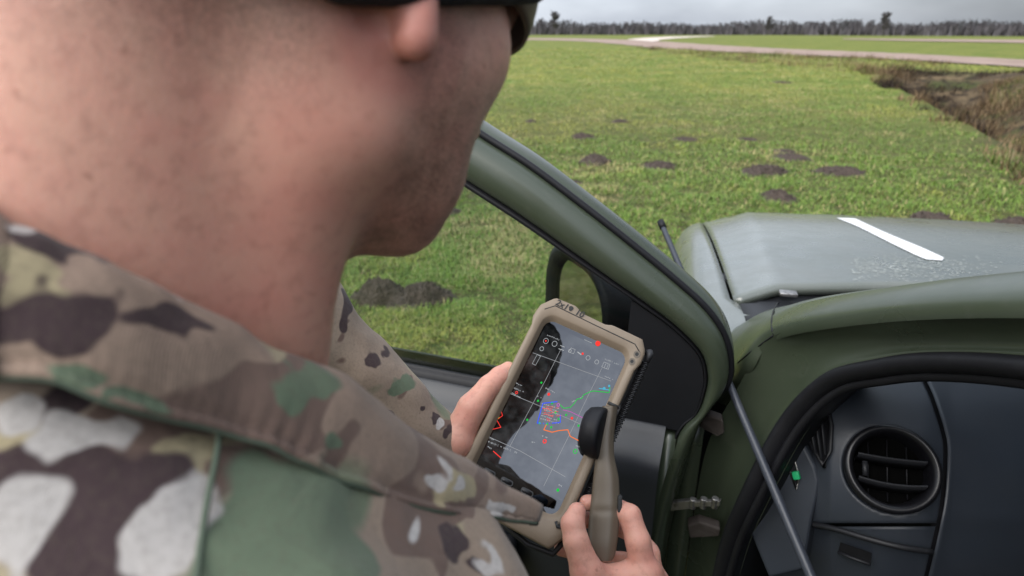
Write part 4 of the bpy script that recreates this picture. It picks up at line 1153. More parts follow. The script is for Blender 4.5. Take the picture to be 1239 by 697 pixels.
# toothed cord down the right edge
mb = MB()
for k in range(95):
    y = .098 - k * .0021
    mb.box(tb(.0815 + .0012 * (k % 2), y, -.004), nrm(TX + TN * .5), TY, nrm(TN - TX * .5), .0034, .00062, .0026)
mb.tube([tb(.0795, .100, -.008), tb(.0795, -.102, -.008)], .0030, 8)
cdo = mb.build('edge_cord', M['cord'], tablet)
mb = MB(); mb.tube([tb(.080, .112, -.006), tb(.083, .1085, -.004), tb(.083, .100, -.004)], [.0055, .0045, .003], 10); mb.build('cord_end', M['cord'], tablet); mb = MB(); mb.tube([tb(.078, -.098, .003), tb(.081, -.112, -.001)], .0032, 10); mb.build('cord_end', M['cord'], tablet)
mb = MB(); mb.tube([tb(-.02, -.124, -.012), tb(.04, -.136, -.02), tb(.073, -.132, -.016), tb(.079, -.112, -.01)], .0034, 8); mb.build('hanging_cord', M['cord'], tablet)
# side handle with its rubber puck
hl = [(728.5, 747, 492, .668), (727.5, 746, 502, .666), (724, 743, 525, .660), (720.5, 743, 551, .653), (717.5, 748, 575, .646), (715.5, 749.5, 595, .641), (713, 749.5, 617, .635), (711, 748.5, 640, .630), (711, 746.5, 658, .626), (717, 744, 671, .624), (725, 740.5, 678, .623)]
hl = [(a_, b_, c_, d_ + .018) for a_, b_, c_, d_ in hl]
hl = spline(hl, 44)
rows = []
for (u0, u1, v, d) in hl:
    a, c = at(u0, v, d), at(u1, v, d); X_ = nrm(c - a); hw = np.linalg.norm(c - a) / 2; ctr = (a + c) / 2
    dirn = nrm(at(735, 670, .643) - at(737, 500, .684)); Nn = nrm(np.cross(X_, dirn)); Nn = Nn if Nn @ (CAM - ctr) > 0 else -Nn
    X_ = nrm(X_ * .93 + Nn * .28)
    Nn = nrm(np.cross(X_, dirn)); Nn = Nn if Nn @ (CAM - ctr) > 0 else -Nn
    th_ = .0085
    sec = [(-1, -.6), (-.98, .25), (-.8, .85), (-.3, 1.0), (.3, .98), (.62, .9), (.82, .35), (1.0, .1), (1, -.6), (.7, -1), (-.7, -1)]
    groove = .0012 if abs(v - 617) < 2.6 else 0
    rows.append([ctr + X_ * hw * x_ * (1 if abs(x_) < .9 else 1) + Nn * (th_ * y_ - groove * (y_ > 0)) for x_, y_ in sec])
handle = loft('handle', rows, M['tan_handle'], tablet, wrap=True, sub=1)
mb = MB(); n_ = 11; mb.add(rows[-1], [tuple(range(n_))]); mb.build('handle_end', M['tan_handle'], tablet, smooth=False); mb = MB(); mb.add(rows[0], [tuple(range(n_))[::-1]]); mb.build('handle_end', M['tan_handle'], tablet, smooth=False)
mb = MB(); mb.box(at(749.5, 609, .650), nrm(at(749, 617, .634) - at(749.5, 600, .638)), nrm(np.cross(FW, UP)), FW, .008, .0022, .004); mb.build('handle_button', M['ink'], tablet, bevel=.001)
pc0, pc1 = at(730.5, 525, .672), at(707, 520, .681)
ax_ = nrm(pc1 - pc0); e1_ = nrm(np.cross(ax_, ZZ)); e2_ = np.cross(ax_, e1_); L_ = np.linalg.norm(pc1 - pc0)
rows = [[pc0 + ax_ * q * L_ + rr_ * (math.cos(a) * e1_ + math.sin(a) * e2_) for a in np.linspace(0, 2 * math.pi, 37)[:-1]] for rr_, q in ((.001, 0), (.024, 0), (.0270, .05), (.0278, .2), (.0272, .5), (.0255, .8), (.021, .97), (.015, 1.0), (.001, .98))]
loft('rubber_puck', rows, M['rubber'], tablet, wrap=True)

# ================================================================== SOLDIER
def nodemat_skin():
    m_ = bpy.data.materials.new('skin'); m_.use_nodes = True; t = m_.node_tree; b = t.nodes['Principled BSDF']
    b.inputs['Roughness'].default_value = .48; b.inputs['Specular IOR Level'].default_value = .4
    b.inputs['Subsurface Weight'].default_value = .25; b.inputs['Subsurface Radius'].default_value = (1, .35, .2); b.inputs['Subsurface Scale'].default_value = .004
    tcn = t.nodes.new('ShaderNodeTexCoord')
    def noi(sc, det=4, rgh=.55):
        n = t.nodes.new('ShaderNodeTexNoise'); n.inputs['Scale'].default_value = sc; n.inputs['Detail'].default_value = det; n.inputs['Roughness'].default_value = rgh
        t.links.new(tcn.outputs['Object'], n.inputs['Vector']); return n.outputs[0]
    def rng_(f, lo, hi, a=0., b_=1.):
        r = t.nodes.new('ShaderNodeMapRange'); r.inputs[1].default_value = lo; r.inputs[2].default_value = hi; r.inputs[3].default_value = a; r.inputs[4].default_value = b_
        t.links.new(f, r.inputs[0]); return r.outputs[0]
    def mixc(f, a, c2):
        x = t.nodes.new('ShaderNodeMix'); x.data_type = 'RGBA'; t.links.new(f, x.inputs[0])
        if isinstance(a, tuple): x.inputs[6].default_value = (*a, 1)
        else: t.links.new(a, x.inputs[6])
        x.inputs[7].default_value = (*c2, 1); return x.outputs[2]
    def mul(a, c2):
        x = t.nodes.new('ShaderNodeMath'); x.operation = 'MULTIPLY'; t.links.new(a, x.inputs[0])
        if isinstance(c2, float): x.inputs[1].default_value = c2
        else: t.links.new(c2, x.inputs[1])
        return x.outputs[0]
    c = mixc(rng_(noi(38), .4, .68, 0, .55), (.67, .37, .275), (.65, .29, .225))
    c = mixc(rng_(noi(160, 5), .5, .72, 0, .4), c, (.36, .17, .125))
    c = mixc(rng_(noi(90, 2), .70, .76, 0, .5), c, (.30, .12, .08))
    red = t.nodes.new('ShaderNodeAttribute'); red.attribute_name = 'red'
    c = mixc(mul(red.outputs['Fac'], .6), c, (.48, .16, .13))
    stub = t.nodes.new('ShaderNodeAttribute'); stub.attribute_name = 'stubble'
    sp_n = rng_(noi(1500, 2), .40, .62, .2, 1.0)
    pt = rng_(noi(70, 3), .3, .65, .45, 1.0)
    c = mixc(mul(mul(mul(stub.outputs['Fac'], sp_n), pt), .98), c, (.070, .040, .029))
    hair_shade = t.nodes.new('ShaderNodeAttribute'); hair_shade.attribute_name = 'hair_shade'
    c = mixc(mul(hair_shade.outputs['Fac'], rng_(noi(700, 2), .35, .6, .45, 1.0)), c, (.035, .02, .014))
    t.links.new(c, b.inputs['Base Color'])
    bp1 = t.nodes.new('ShaderNodeBump'); bp1.inputs['Strength'].default_value = .28; bp1.inputs['Distance'].default_value = .0008; t.links.new(noi(700, 3), bp1.inputs['Height'])
    bp2 = t.nodes.new('ShaderNodeBump'); bp2.inputs['Strength'].default_value = .10; bp2.inputs['Distance'].default_value = .003; t.links.new(noi(110, 4), bp2.inputs['Height']); t.links.new(bp1.outputs[0], bp2.inputs['Normal'])
    t.links.new(bp2.outputs[0], b.inputs['Normal'])
    MATS['skin'] = m_; return m_
nodemat_skin()
def nodemat_camo(name, base, th, blobs):
    m_ = bpy.data.materials.new(name); m_.use_nodes = True; t = m_.node_tree; b = t.nodes['Principled BSDF']
    b.inputs['Roughness'].default_value = .88; b.inputs['Specular IOR Level'].default_value = .15; b.inputs['Sheen Weight'].default_value = .15
    tcn = t.nodes.new('ShaderNodeTexCoord')
    def noi(sc, off, det=1.5, stretch=(1, 1, 1.5), rgh=.5, dist=.4):
        mp_ = t.nodes.new('ShaderNodeMapping'); mp_.inputs['Location'].default_value = off; mp_.inputs['Scale'].default_value = stretch
        t.links.new(tcn.outputs['Object'], mp_.inputs[0])
        n = t.nodes.new('ShaderNodeTexNoise'); n.inputs['Scale'].default_value = sc; n.inputs['Detail'].default_value = det; n.inputs['Roughness'].default_value = rgh; n.inputs['Distortion'].default_value = dist
        t.links.new(mp_.outputs[0], n.inputs['Vector']); return n.outputs[0]
    def mixc(f, lo, hi, a, c2, amt=1.0):
        r = t.nodes.new('ShaderNodeMapRange'); r.inputs[1].default_value = lo; r.inputs[2].default_value = hi; r.inputs[4].default_value = amt
        t.links.new(f, r.inputs[0])
        x = t.nodes.new('ShaderNodeMix'); x.data_type = 'RGBA'; t.links.new(r.outputs[0], x.inputs[0])
        if isinstance(a, tuple): x.inputs[6].default_value = (*a, 1)
        else: t.links.new(a, x.inputs[6])
        x.inputs[7].default_value = (*c2, 1); return x.outputs[2]
    c = mixc(noi(5, (1, 2, 3), 1), .44, .60, base[0], base[1])
    c = mixc(noi(9, (4, 1, 7), 1.5), .56 + th, .60 + th, c, (.135, .165, .105))
    c = mixc(noi(12, (9, 5, 2), 1.5), .60 + th * .8, .63 + th * .8, c, (.34, .29, .19))
    c = mixc(noi(16, (3, 8, 5), 1.5, (1, 1, 1.9)), .61, .625, c, (.15, .10, .08))
    c = mixc(noi(14, (6.3, 2, 9), 1.2), .64 + th, .652 + th, c, (.055, .036, .038))
    c = mixc(noi(15, (2.1, 7, 1.6), 1.2), .65 + th, .665 + th, c, (.55, .52, .49))
    # printed patches, each an uneven rounded patch on the cloth
    wob = t.nodes.new('ShaderNodeTexNoise'); wob.inputs['Scale'].default_value = 38; wob.inputs['Detail'].default_value = 2
    t.links.new(tcn.outputs['Object'], wob.inputs['Vector'])
    wv_ = t.nodes.new('ShaderNodeVectorMath'); wv_.operation = 'MULTIPLY_ADD'; wv_.inputs[1].default_value = (.030, .030, .030)
    t.links.new(wob.outputs['Color'], wv_.inputs[0])
    sb_ = t.nodes.new('ShaderNodeVectorMath'); sb_.operation = 'SUBTRACT'; sb_.inputs[1].default_value = (.015, .015, .015)
    t.links.new(tcn.outputs['Object'], wv_.inputs[2]); t.links.new(wv_.outputs[0], sb_.inputs[0])
    for colr, lst in blobs:
        prev = None
        for (cen, rx, ry, ang) in lst:
            mp_ = t.nodes.new('ShaderNodeMapping'); mp_.vector_type = 'TEXTURE'
            mp_.inputs['Location'].default_value = tuple(cen)
            mp_.inputs['Rotation'].default_value = (Matrix.Rotation(math.pi / 2 - PITCH, 4, 'X') @ Matrix.Rotation(math.radians(ang), 4, 'Z')).to_euler()
            mp_.inputs['Scale'].default_value = (rx, ry, max(rx, ry) * 1.3)
            t.links.new(sb_.outputs[0], mp_.inputs[0])
            ln = t.nodes.new('ShaderNodeVectorMath'); ln.operation = 'LENGTH'; t.links.new(mp_.outputs[0], ln.inputs[0])
            o_ = ln.outputs['Value']
            if prev is not None:
                mn = t.nodes.new('ShaderNodeMath'); mn.operation = 'SMOOTH_MIN'; mn.inputs[2].default_value = .15
                t.links.new(prev, mn.inputs[0]); t.links.new(o_, mn.inputs[1]); o_ = mn.outputs[0]
            prev = o_
        if prev is not None: c = mixc(prev, 1.09, .91, c, colr)
    c = mixc(noi(420, (0, 0, 0), 3, (1, 1, 1)), .45, .75, c, (.10, .08, .06), .28)
    t.links.new(c, b.inputs['Base Color'])
    wv = t.nodes.new('ShaderNodeTexWave'); wv.inputs['Scale'].default_value = 420; wv.inputs['Distortion'].default_value = 1.0
    t.links.new(tcn.outputs['Object'], wv.inputs['Vector'])
    bp1 = t.nodes.new('ShaderNodeBump'); bp1.inputs['Strength'].default_value = .22; bp1.inputs['Distance'].default_value = .0006; t.links.new(wv.outputs[0], bp1.inputs['Height'])
    bp2 = t.nodes.new('ShaderNodeBump'); bp2.inputs['Strength'].default_value = .55; bp2.inputs['Distance'].default_value = .006; t.links.new(noi(32, (0, 0, 0), 3, (1, 1, .6)), bp2.inputs['Height']); t.links.new(bp1.outputs[0], bp2.inputs['Normal'])
    t.links.new(bp2.outputs[0], b.inputs['Normal'])
    MATS[name] = m_; return m_
CREAM, DARK, GREEN, SAND, BROWN = (.44, .41, .385), (.050, .032, .034), (.115, .150, .098), (.34, .285, .175), (.155, .105, .082)
def patch_on(verts, lst):
    """patches named by where they lie; each is set on the cloth surface there"""
    q = verts - CAM; d = q @ FW; ok = d > .08; q, d, V0 = q[ok], d[ok], verts[ok]
    u = 619.5 + F * (q @ RT) / d; v = 348.5 - F * (q @ UP) / d; out = []
    for (pu, pv, rx, ry, ang) in lst:
        r2 = (u - pu) ** 2 + (v - pv) ** 2; k = np.argsort(r2)[:24]; k = k[r2[k] < max(900, r2[k[0]] * 4)]
        dep = d[k].min(); out.append((at(pu, pv, dep), rx * dep / F, ry * dep / F, ang))
    return out
nodemat_camo('camouflage', ((.30, .225, .165), (.21, .155, .12)), 0.0, [])
mat('knit', (.008, .009, .012), .9, bump=[(300, .8, .002)])
mat('green_piping', (.075, .10, .07), .85, bump=[(200, .4, .001)])
mat('boot', (.10, .065, .04), .7, bump=[(60, .3, .003)])
mat('nail', (.55, .34, .29), .32, spec=.5)
mat('eye', (.75, .73, .70), .15)

fB = np.array([.643, .766, 0]); rB = np.array([.766, -.643, 0]); NBs = np.array([-.165, .25, 1.46])
man = thing('person', 'person in camouflage jacket and dark cap bowing over a tablet beside the open door', 'person', (-.19, .22, 0))
phi, tau, roll = math.radians(45), math.radians(27.5), math.radians(5)
HP = np.array([-.093, .33, 1.634])
hf = np.array([math.sin(phi) * math.cos(tau), math.cos(phi) * math.cos(tau), -math.sin(tau)]); hr = np.array([math.cos(phi), -math.sin(phi), 0]); hu = np.cross(hr, hf)
hr2 = hr * math.cos(roll) + hu * math.sin(roll); hu2 = np.cross(hr2, hf)
HM = np.stack([hr2, hf, hu2], 1)
def HL(p): return HM.T @ (np.asarray(p, float) - HP)
def HW(p): return np.asarray(p) @ HM.T + HP

# ---- head and neck
fd = Field((-.20, -.30, -.33), (.16, .14, .16), .0028)
fd.ell((0, -.020, .052), (.0765, .099, .084), .02)
fd.ell((0, .035, -.012), (.062, .058, .085), .03)
for s_ in (-1, 1):
    fd.ell((s_ * .045, .052, -.002), (.022, .028, .026), .025)
    fd.cone((s_ * .060, .004, .0), (s_ * .0545, .004, -.058), .016, .0165, .03)
    fd.cone((s_ * .0535, .006, -.060), (s_ * .019, .068, -.085), .0165, .0160, .022)
    fd.cone((s_ * .050, .030, -.030), (s_ * .030, .060, -.062), .020, .022, .03)
    fd.cone((s_ * .012, .088, .036), (s_ * .042, .074, .034), .011, .010, .015)
    fd.ell((s_ * .032, .098, .012), (.017, .016, .012), .01, neg=True)
    fd.ell((s_ * .011, .098, -.024), (.009, .009, .008), .008)
fd.ell((0, .074, -.090), (.025, .016, .016), .02)
fd.cone((0, .090, .020), (0, .108, -.020), .008, .0115, .012)
fd.ell((0, .090, -.047), (.022, .009, .006), .008); fd.ell((0, .088, -.060), (.020, .009, .0065), .008)
fd.cone((0, .015, -.05), (0, .042, -.072), .042, .024, .03)
nA_, nB_ = HL((-.136, .290, 1.630)), HL((-.168, .262, 1.44))
fd.cone(nA_, nB_, .053, .060, .035)
fd.cone(HL((-.160, .262, 1.635)), HL((-.212, .215, 1.46)), .044, .055, .05)
fd.cone(HL((-.115, .33, 1.56)), HL((-.15, .30, 1.45)), .022, .028, .04)         # throat
# muscle from behind the ear to the breastbone
fd.cone((.056, -.022, -.03), HL((-.118, .268, 1.45)), .017, .015, .035)
for s_ in (-1, 1):
    # ear: rim, shell, lobe
    ec_ = np.array([s_ * .0825, -.006, .004])
    rim_ = [(0, .012, .018), (.004, .006, .030), (.007, -.008, .034), (.009, -.020, .024), (.009, -.021, .006), (.005, -.014, -.010), (.001, -.004, -.022)]
    for a_, b_ in zip(rim_[:-1], rim_[1:]): fd.cone(ec_ + np.array([s_ * a_[0], a_[1], a_[2]]), ec_ + np.array([s_ * b_[0], b_[1], b_[2]]), .0042, .0042, .006)
    fd.ell(ec_ + np.array([s_ * -.002, -.006, .006]), (.006, .017, .026), .008)
    fd.cone(ec_ + np.array([s_ * .003, .002, -.014]), ec_ + np.array([s_ * .0055, .004, -.031]), .0075, .0088, .003)
    fd.cone(ec_ + np.array([s_ * -.001, -.017, -.006]), ec_ + np.array([s_ * -.0015, -.0125, -.030]), .0050, .0045, .006, neg=True)
    fd.ell(ec_ + np.array([s_ * .008, .000, .000]), (.006, .009, .012), .005, neg=True)
V_, Q_ = fd.mesh(1)
x, y, z = V_.T
jawline = sstep(-.002, .032, y + .30 * (z + .06)) * sstep(.020, -.030, z + .10 * (y - .05)) * sstep(-.155, -.10, z) * sstep(.0, .03, np.abs(x) + .6 * y + .03)
fore = sstep(.002, .04, y)
stub = np.clip(jawline * (.45 + .55 * sstep(.02, -.05, z)) , 0, 1)
sideb = sstep(.0, .02, y) * sstep(.05, .02, y) * sstep(-.05, -.01, z) * sstep(.05, .02, z); stub = np.maximum(stub, .8 * sideb * (np.abs(x) > .05))
hair_shade_mask = .45 * sstep(-.088, -.040, z - .1 * (y + .05)) * sstep(-.020, -.045, y + .25 * np.clip(z + .03, -.1, 0))  # nape: faint hair, with the shade under the cap put into the colour
hair_shade_mask = np.maximum(hair_shade_mask, sstep(.06, .075, z))
redm = np.clip(1.3 * sstep(.072, .084, np.abs(x)) * sstep(-.06, -.04, z) * (z < .05) * (np.abs(y + .003) < .035), 0, 1) + .5 * np.exp(-((y + .015) / .02) ** 2) * sstep(.03, .05, x) * sstep(.0, -.02, z)
body = [(HW(V_), Q_, stub, hair_shade_mask, np.clip(redm, 0, 1))]

# ---- hands
def hand(chains, palm, lo, hi, h=.0016, k=.006):
    f_ = Field(lo, hi, h)
    for (a, b_, ra, rb) in palm: f_.cone(a, b_, ra, rb, .014)
    for ch in chains:
        for (p, q) in zip(ch[:-1], ch[1:]):
            f_.cone(p[0], q[0], p[1], q[1], .0035)
    return f_
HD = .018
def J(u, v, d, r): return (at(u, v, d + HD), r)
thumb = [J(744, 740, .612, .019), J(710, 692, .600, .0158), J(697, 655, .602, .0125), J(693, 634, .608, .0116), J(698, 619, .616, .0092)]
index = [J(779, 694, .618, .0145), J(772, 655, .620, .0126), J(762, 624, .630, .0114), J(736, 609, .650, .0096), J(710, 608, .648, .0082)]
middle = [J(789, 708, .632, .0142), J(784, 670, .642, .0120), J(768, 645, .658, .0108), J(735, 632, .672, .0094), J(703, 628, .662, .0086)]
ring_f = [J(790, 735, .645, .0130), J(780, 700, .655, .0110), J(755, 680, .672, .0100), J(715, 672, .678, .009), J(679, 664, .668, .0080)]
pinky = [J(782, 755, .655, .0115), J(768, 728, .668, .0095), J(735, 712, .682, .0085), J(700, 700, .682, .0075)]
wrist = at(765, 800, .628)
palm = [(index[0][0], wrist, .0145, .024), (middle[0][0], wrist, .0145, .024), (ring_f[0][0], wrist, .0140, .023), (pinky[0][0], wrist, .0125, .021), (index[0][0], middle[0][0], .014, .014), (middle[0][0], ring_f[0][0], .014, .0135), (thumb[0][0], wrist, .021, .025), (thumb[0][0], index[0][0], .016, .0115), (thumb[1][0], thumb[0][0], .0158, .020), (at(719, 701, .634), at(775, 700, .638), .0150, .0150), (at(722, 722, .632), at(778, 722, .642), .018, .018)]
pts_ = np.array([j[0] for ch in (thumb, index, middle, ring_f, pinky) for j in ch] + [wrist])
fh = hand([thumb, index, middle, ring_f, pinky], palm, pts_.min(0) - .04, pts_.max(0) + .04)
fh.cone(wrist, np.array([.125, .355, 1.120]), .027, .032, .02)
VR_, QR_ = fh.mesh(1)
body.append((VR_, QR_, np.zeros(len(VR_)), np.zeros(len(VR_)), .35 + .3 * vnoise(VR_ * 60)))
# left hand: thumb along the near edge, fingers under the case
HD = 0.0
lthumb = [J(551, 534, .700, .0190), J(571, 494, .705, .0165), J(592, 468, .712, .0130), J(605, 456, .718, .0118), J(615, 447, .724, .0092)]
lw = at(518, 538, .705)
def under(x, y, n): return tb(x, y, n)
lidx = [(at(590, 505, .735), .0130), (under(-.055, .020, -.036), .0110), (under(-.020, .026, -.035), .0098), (under(.004, .026, -.034), .0085)]
lmid = [(at(580, 525, .738), .0130), (under(-.055, -.004, -.037), .0112), (under(-.012, .002, -.036), .0100), (under(.012, .003, -.034), .0086)]
lrin = [(at(570, 543, .736), .0125), (under(-.055, -.028, -.037), .0108), (under(-.016, -.022, -.035), .0096), (under(.006, -.021, -.034), .0083)]
lpin = [(at(560, 560, .728), .0110), (under(-.058, -.050, -.036), .0094), (under(-.026, -.046, -.034), .0084), (under(-.008, -.045, -.033), .0074)]
lpalm = [(c[0][0], lw, .0145, .023) for c in (lidx, lmid, lrin, lpin)] + [(lthumb[0][0], lw, .020, .025), (lthumb[1][0], lidx[0][0], .013, .0125), (lthumb[0][0], lmid[0][0], .018, .014)]
pts_ = np.array([j[0] for ch in (lthumb, lidx, lmid, lrin, lpin) for j in ch] + [lw])
fh = hand([lthumb, lidx, lmid, lrin, lpin], lpalm, pts_.min(0) - .045, pts_.max(0) + .045)
L_el = np.array([-.240, .595, 1.345])
fh.cone(lw, lw + nrm(L_el - lw) * .03, .026, .029, .02)
VL_, QL_ = fh.mesh(1)
body.append((VL_, QL_, np.zeros(len(VL_)), np.zeros(len(VL_)), .35 + .3 * vnoise(VL_ * 60)))
# forearms and trunk under the clothes tie the body together
R_sh = np.array([-.060, .118, 1.375]); L_sh = np.array([-.303, .366, 1.385]); R_el = np.array([.045, .185, 1.10])
fb = Field((-.48, -.08, .80), (.2, .72, 1.56), .009)
fb.ell(NBs + np.array([0, 0, -.24]), (.15, .10, .27), .03, np.stack([rB, fB, ZZ], 1)); fb.cone((-.168, .258, 1.45), (-.18, .235, 1.36), .050, .07, .04)
for (a, b_, ra, rb) in ((NBs + (0, 0, -.03), R_sh, .05, .042), (NBs + (0, 0, -.03), L_sh, .05, .042), (R_sh, R_el, .044, .036), (R_el, wrist, .036, .025), (L_sh, L_el, .044, .036), (L_el, lw, .036, .024)): fb.cone(a, b_, ra, rb, .03)
Vb, Qb = fb.mesh(1); body.append((Vb, Qb, np.zeros(len(Vb)), np.zeros(len(Vb)), np.zeros(len(Vb))))
off_ = 0; AV, AQ, AS, AH, AR = [], [], [], [], []
for (v_, q_, s1, h1, r1) in body:
    AV.append(v_); AQ.append(q_ + off_); off_ += len(v_); AS.append(s1); AH.append(h1); AR.append(r1)
mk('body', np.concatenate(AV), np.concatenate(AQ), M['skin'], man, attrs={'stubble': np.concatenate(AS), 'hair_shade': np.concatenate(AH), 'red': np.clip(np.concatenate(AR), 0, 1)})
# thumb nail, fingertip nails
def nail(a, b_, r, towards):
    d = nrm(b_ - a); nn = nrm(towards - d * (towards @ d)); sd = np.cross(d, nn); R_ = []
    for q in np.linspace(0, 1, 7):
        c = b_ - d * .007 + d * .0125 * q; wd_ = r * .72 * math.sqrt(max(0.05, 1 - (q - .45) ** 2 * 2.6))
        R_.append([c + sd * wd_ * x_ + nn * (r * .98 * math.sqrt(max(0, 1 - (x_ * .75) ** 2)) + .0003 - .0022 * q * q) for x_ in np.linspace(-1, 1, 9)])
    loft('nail', R_, M['nail'], man)
nail(thumb[-2][0], thumb[-1][0], .0092, CAM - thumb[-1][0] + RT * -.5)
nail(index[-2][0], index[-1][0], .0084, ZZ * .5 - FW * .6 + UP * .4)

# ---- eyes, glasses, cap
for s_ in (-1, 1):
    mb = MB(); 
    rows = [[HW(np.array([s_ * .032, .080, .013]) + .0125 * np.array([math.sin(p_) * math.cos(a), math.cos(p_), math.sin(p_) * math.sin(a)])) for a in np.linspace(0, 2 * math.pi, 17)[:-1]] for p_ in np.linspace(.02, 3.1, 10)]
    loft('eye', rows, M['eye'], man, wrap=True)
rows = []
for z_ in np.linspace(.024, .056, 8):
    q = 1 - ((z_ - .036) / .034) ** 2 * .16
    rows.append([HW((.071 * math.sin(a) * (.97 + .03 * q), .026 + .082 * math.cos(a) ** .8 * q + .003, z_)) for a in np.radians(np.linspace(-78, 78, 41))])
mat('lens', (.085, .052, .028), .5)
loft('glasses_lens', rows, M['lens'], man, solid=.002)
for s_ in (-1, 1):
    mb = MB(); mb.tube([HW((s_ * .0715, .044, .030)), HW((s_ * .0785, .015, .028)), HW((s_ * .080, -.02, .026))], .0022, 8); mb.build('glasses_arm', M['rubber'], man)
fc = Field((-.12, -.17, -.06), (.12, .16, .18), .0035)
fc.ell((0, -.018, .056), (.0835, .108, .094), .01)
CY = [-.125, -.034, -.012, .01, .03, .05, .066, .08, .091, .105]; CZc = [-.030, -.022, -.0115, .0015, .0135, .0255, .0355, .0445, .0525, .060]
ringp = []
for k in range(33):
    a = 2 * math.pi * k / 32; y_ = -.010 + .116 * math.cos(a); x_ = .0855 * math.sin(a)
    ringp.append(np.array([x_, y_, np.interp(y_, CY, CZc)]))
for a_, b_ in zip(ringp[:-1], ringp[1:]): fc.cone(a_, b_, .0085, .0085, .006); fc.cone(a_ + (0, 0, .018), b_ + (0, 0, .018), .0085, .0085, .006)
sl, P_ = fc.sub(fc.lo, fc.lo + fc.h * (fc.n - 1))
zc = np.interp(P_[..., 1], CY, CZc) - .0085
fc.F = np.maximum(fc.F, (zc - P_[..., 2]).astype(np.float32))
Vc, Qc = fc.mesh(1)
mk('knit_cap', HW(Vc), Qc, M['knit'], man)

# ---- jacket
fj = Field((-.52, -.14, .78), (.24, .80, 1.60), .0055)
RBm = np.stack([rB, fB, ZZ], 1)
fj.ell(NBs + fB * .015 + (0, 0, -.222), (.178, .122, .245), .03, RBm)
fj.ell(NBs - fB * .01 + (0, 0, -.44), (.172, .125, .26), .06, RBm)
fj.cone(NBs + (-.012, -.012, -.038), R_sh + (0, 0, .004), .060, .056, .05)
fj.cone((-.185, .190, 1.462), R_sh + (0, 0, -.005), .058, .052, .04)
fj.cone((-.185, .190, 1.462), (-.26, .27, 1.44), .058, .055, .04)
fj.cone(NBs + (-.01, .01, -.045), L_sh, .055, .056, .05)
fj.ell(NBs + fB * .085 + rB * .06 + (0, 0, -.150), (.095, .055, .09), .05, RBm)
fj.ell(NBs + fB * .07 - rB * .06 + (0, 0, -.16), (.085, .05, .09), .05, RBm)
fj.cone(R_sh, R_el, .060, .054, .04); fj.cone(R_el, R_el + (wrist - R_el) * .82, .053, .041, .02)
cufL = lw + nrm(lw - L_el) * .012
fj.cone(L_sh, L_el, .062, .058, .04); fj.cone(L_el, L_el + (cufL - L_el) * .9, .058, .043, .03); fj.cone(L_el + (cufL - L_el) * .86, cufL, .0405, .0385, .004)
def folds(P):
    a = vnoise(P * np.array([22, 22, 30.]) + 3) * .0035 + vnoise(P * 55 + 11) * .0012
    t_ = np.sin((P[:, 2] * 95 + P[:, 0] * 40 + 2.2 * vnoise(P * 14))) * .0022 * (.5 + .5 * vnoise(P * 9 + 5))
    return a + t_
fj.noise(folds)
Vj, Qj = fj.mesh(1)
nodemat_camo('camouflage_jacket', ((.34, .27, .205), (.27, .205, .155)), .03, [
    (GREEN, patch_on(Vj, [(345, 640, 95, 105, 0), (400, 600, 60, 40, -20), (430, 670, 45, 50, 0), (300, 720, 90, 80, 0), (485, 465, 22, 11, 20)])),
    (SAND, patch_on(Vj, [(215, 560, 46, 48, 0), (40, 525, 45, 26, -20), (150, 680, 40, 30, 0)])),
    (DARK, patch_on(Vj, [(120, 600, 88, 52, -12), (30, 580, 55, 45, 0), (80, 660, 60, 50, 0), (150, 690, 40, 40, 0), (553, 655, 9, 26, 28), (585, 694, 8, 20, 30), (452, 436, 13, 10, -30), (470, 426, 8, 10, 20), (518, 493, 6.5, 6, 0), (547, 523, 11, 9, 30), (531, 505, 10, 6, 40)])),
    (CREAM, patch_on(Vj, [(112, 520, 56, 27, 14), (30, 500, 40, 22, 0), (200, 632, 42, 54, 8), (22, 640, 34, 62, 0), (600, 690, 30, 14, -40), (535, 512, 9, 5, 40)]))])
jacket = mk('jacket', Vj, Qj, M['camouflage_jacket'], man)
# collar: traced along its neck edge and its free edge
cols = [((-60, 238, 0.195), (-60, 452, 0.18)), ((0, 262, 0.197), (0, 456, 0.18)), ((60, 285, 0.205), (67, 461, 0.183)), ((120, 305, 0.211), (134, 488, 0.19)), ((200, 345, 0.228), (201, 505, 0.203)), ((260, 375, 0.243), (268, 519, 0.217)), ((330, 415, 0.262), (322, 538, 0.229)), ((400, 447, 0.285), (375, 565, 0.242)), ((440, 472, 0.3), (440, 592, 0.262)), ((500, 520, 0.325), (540, 620, 0.302)), ((570, 570, 0.36), (600, 628, 0.34)), ((640, 622, 0.385), (650, 634, 0.375))]
Uc = [at(*c[0]) for c in cols]; Lc = [at(*c[1]) for c in cols]
nc0 = np.array([-.160, .262, 0])
ext = []
for (a, rU, zU, rL, zL) in ((24, .094, 1.462, .112, 1.42), (70, .086, 1.515, .125, 1.462), (115, .086, 1.53, .125, 1.475), (150, .088, 1.54, .126, 1.487)):
    # angle measured from straight ahead towards his left
    d = fB * math.cos(math.radians(a)) - rB * math.sin(math.radians(a))
    ext.append((nc0 + d * rU + ZZ * zU, nc0 + d * rL + ZZ * zL))
Uc = [e[0] for e in ext] + Uc; Lc = [e[1] for e in ext] + Lc
nC = 170
U_, L_ = spline(Uc, nC), spline(Lc, nC)
rows = []
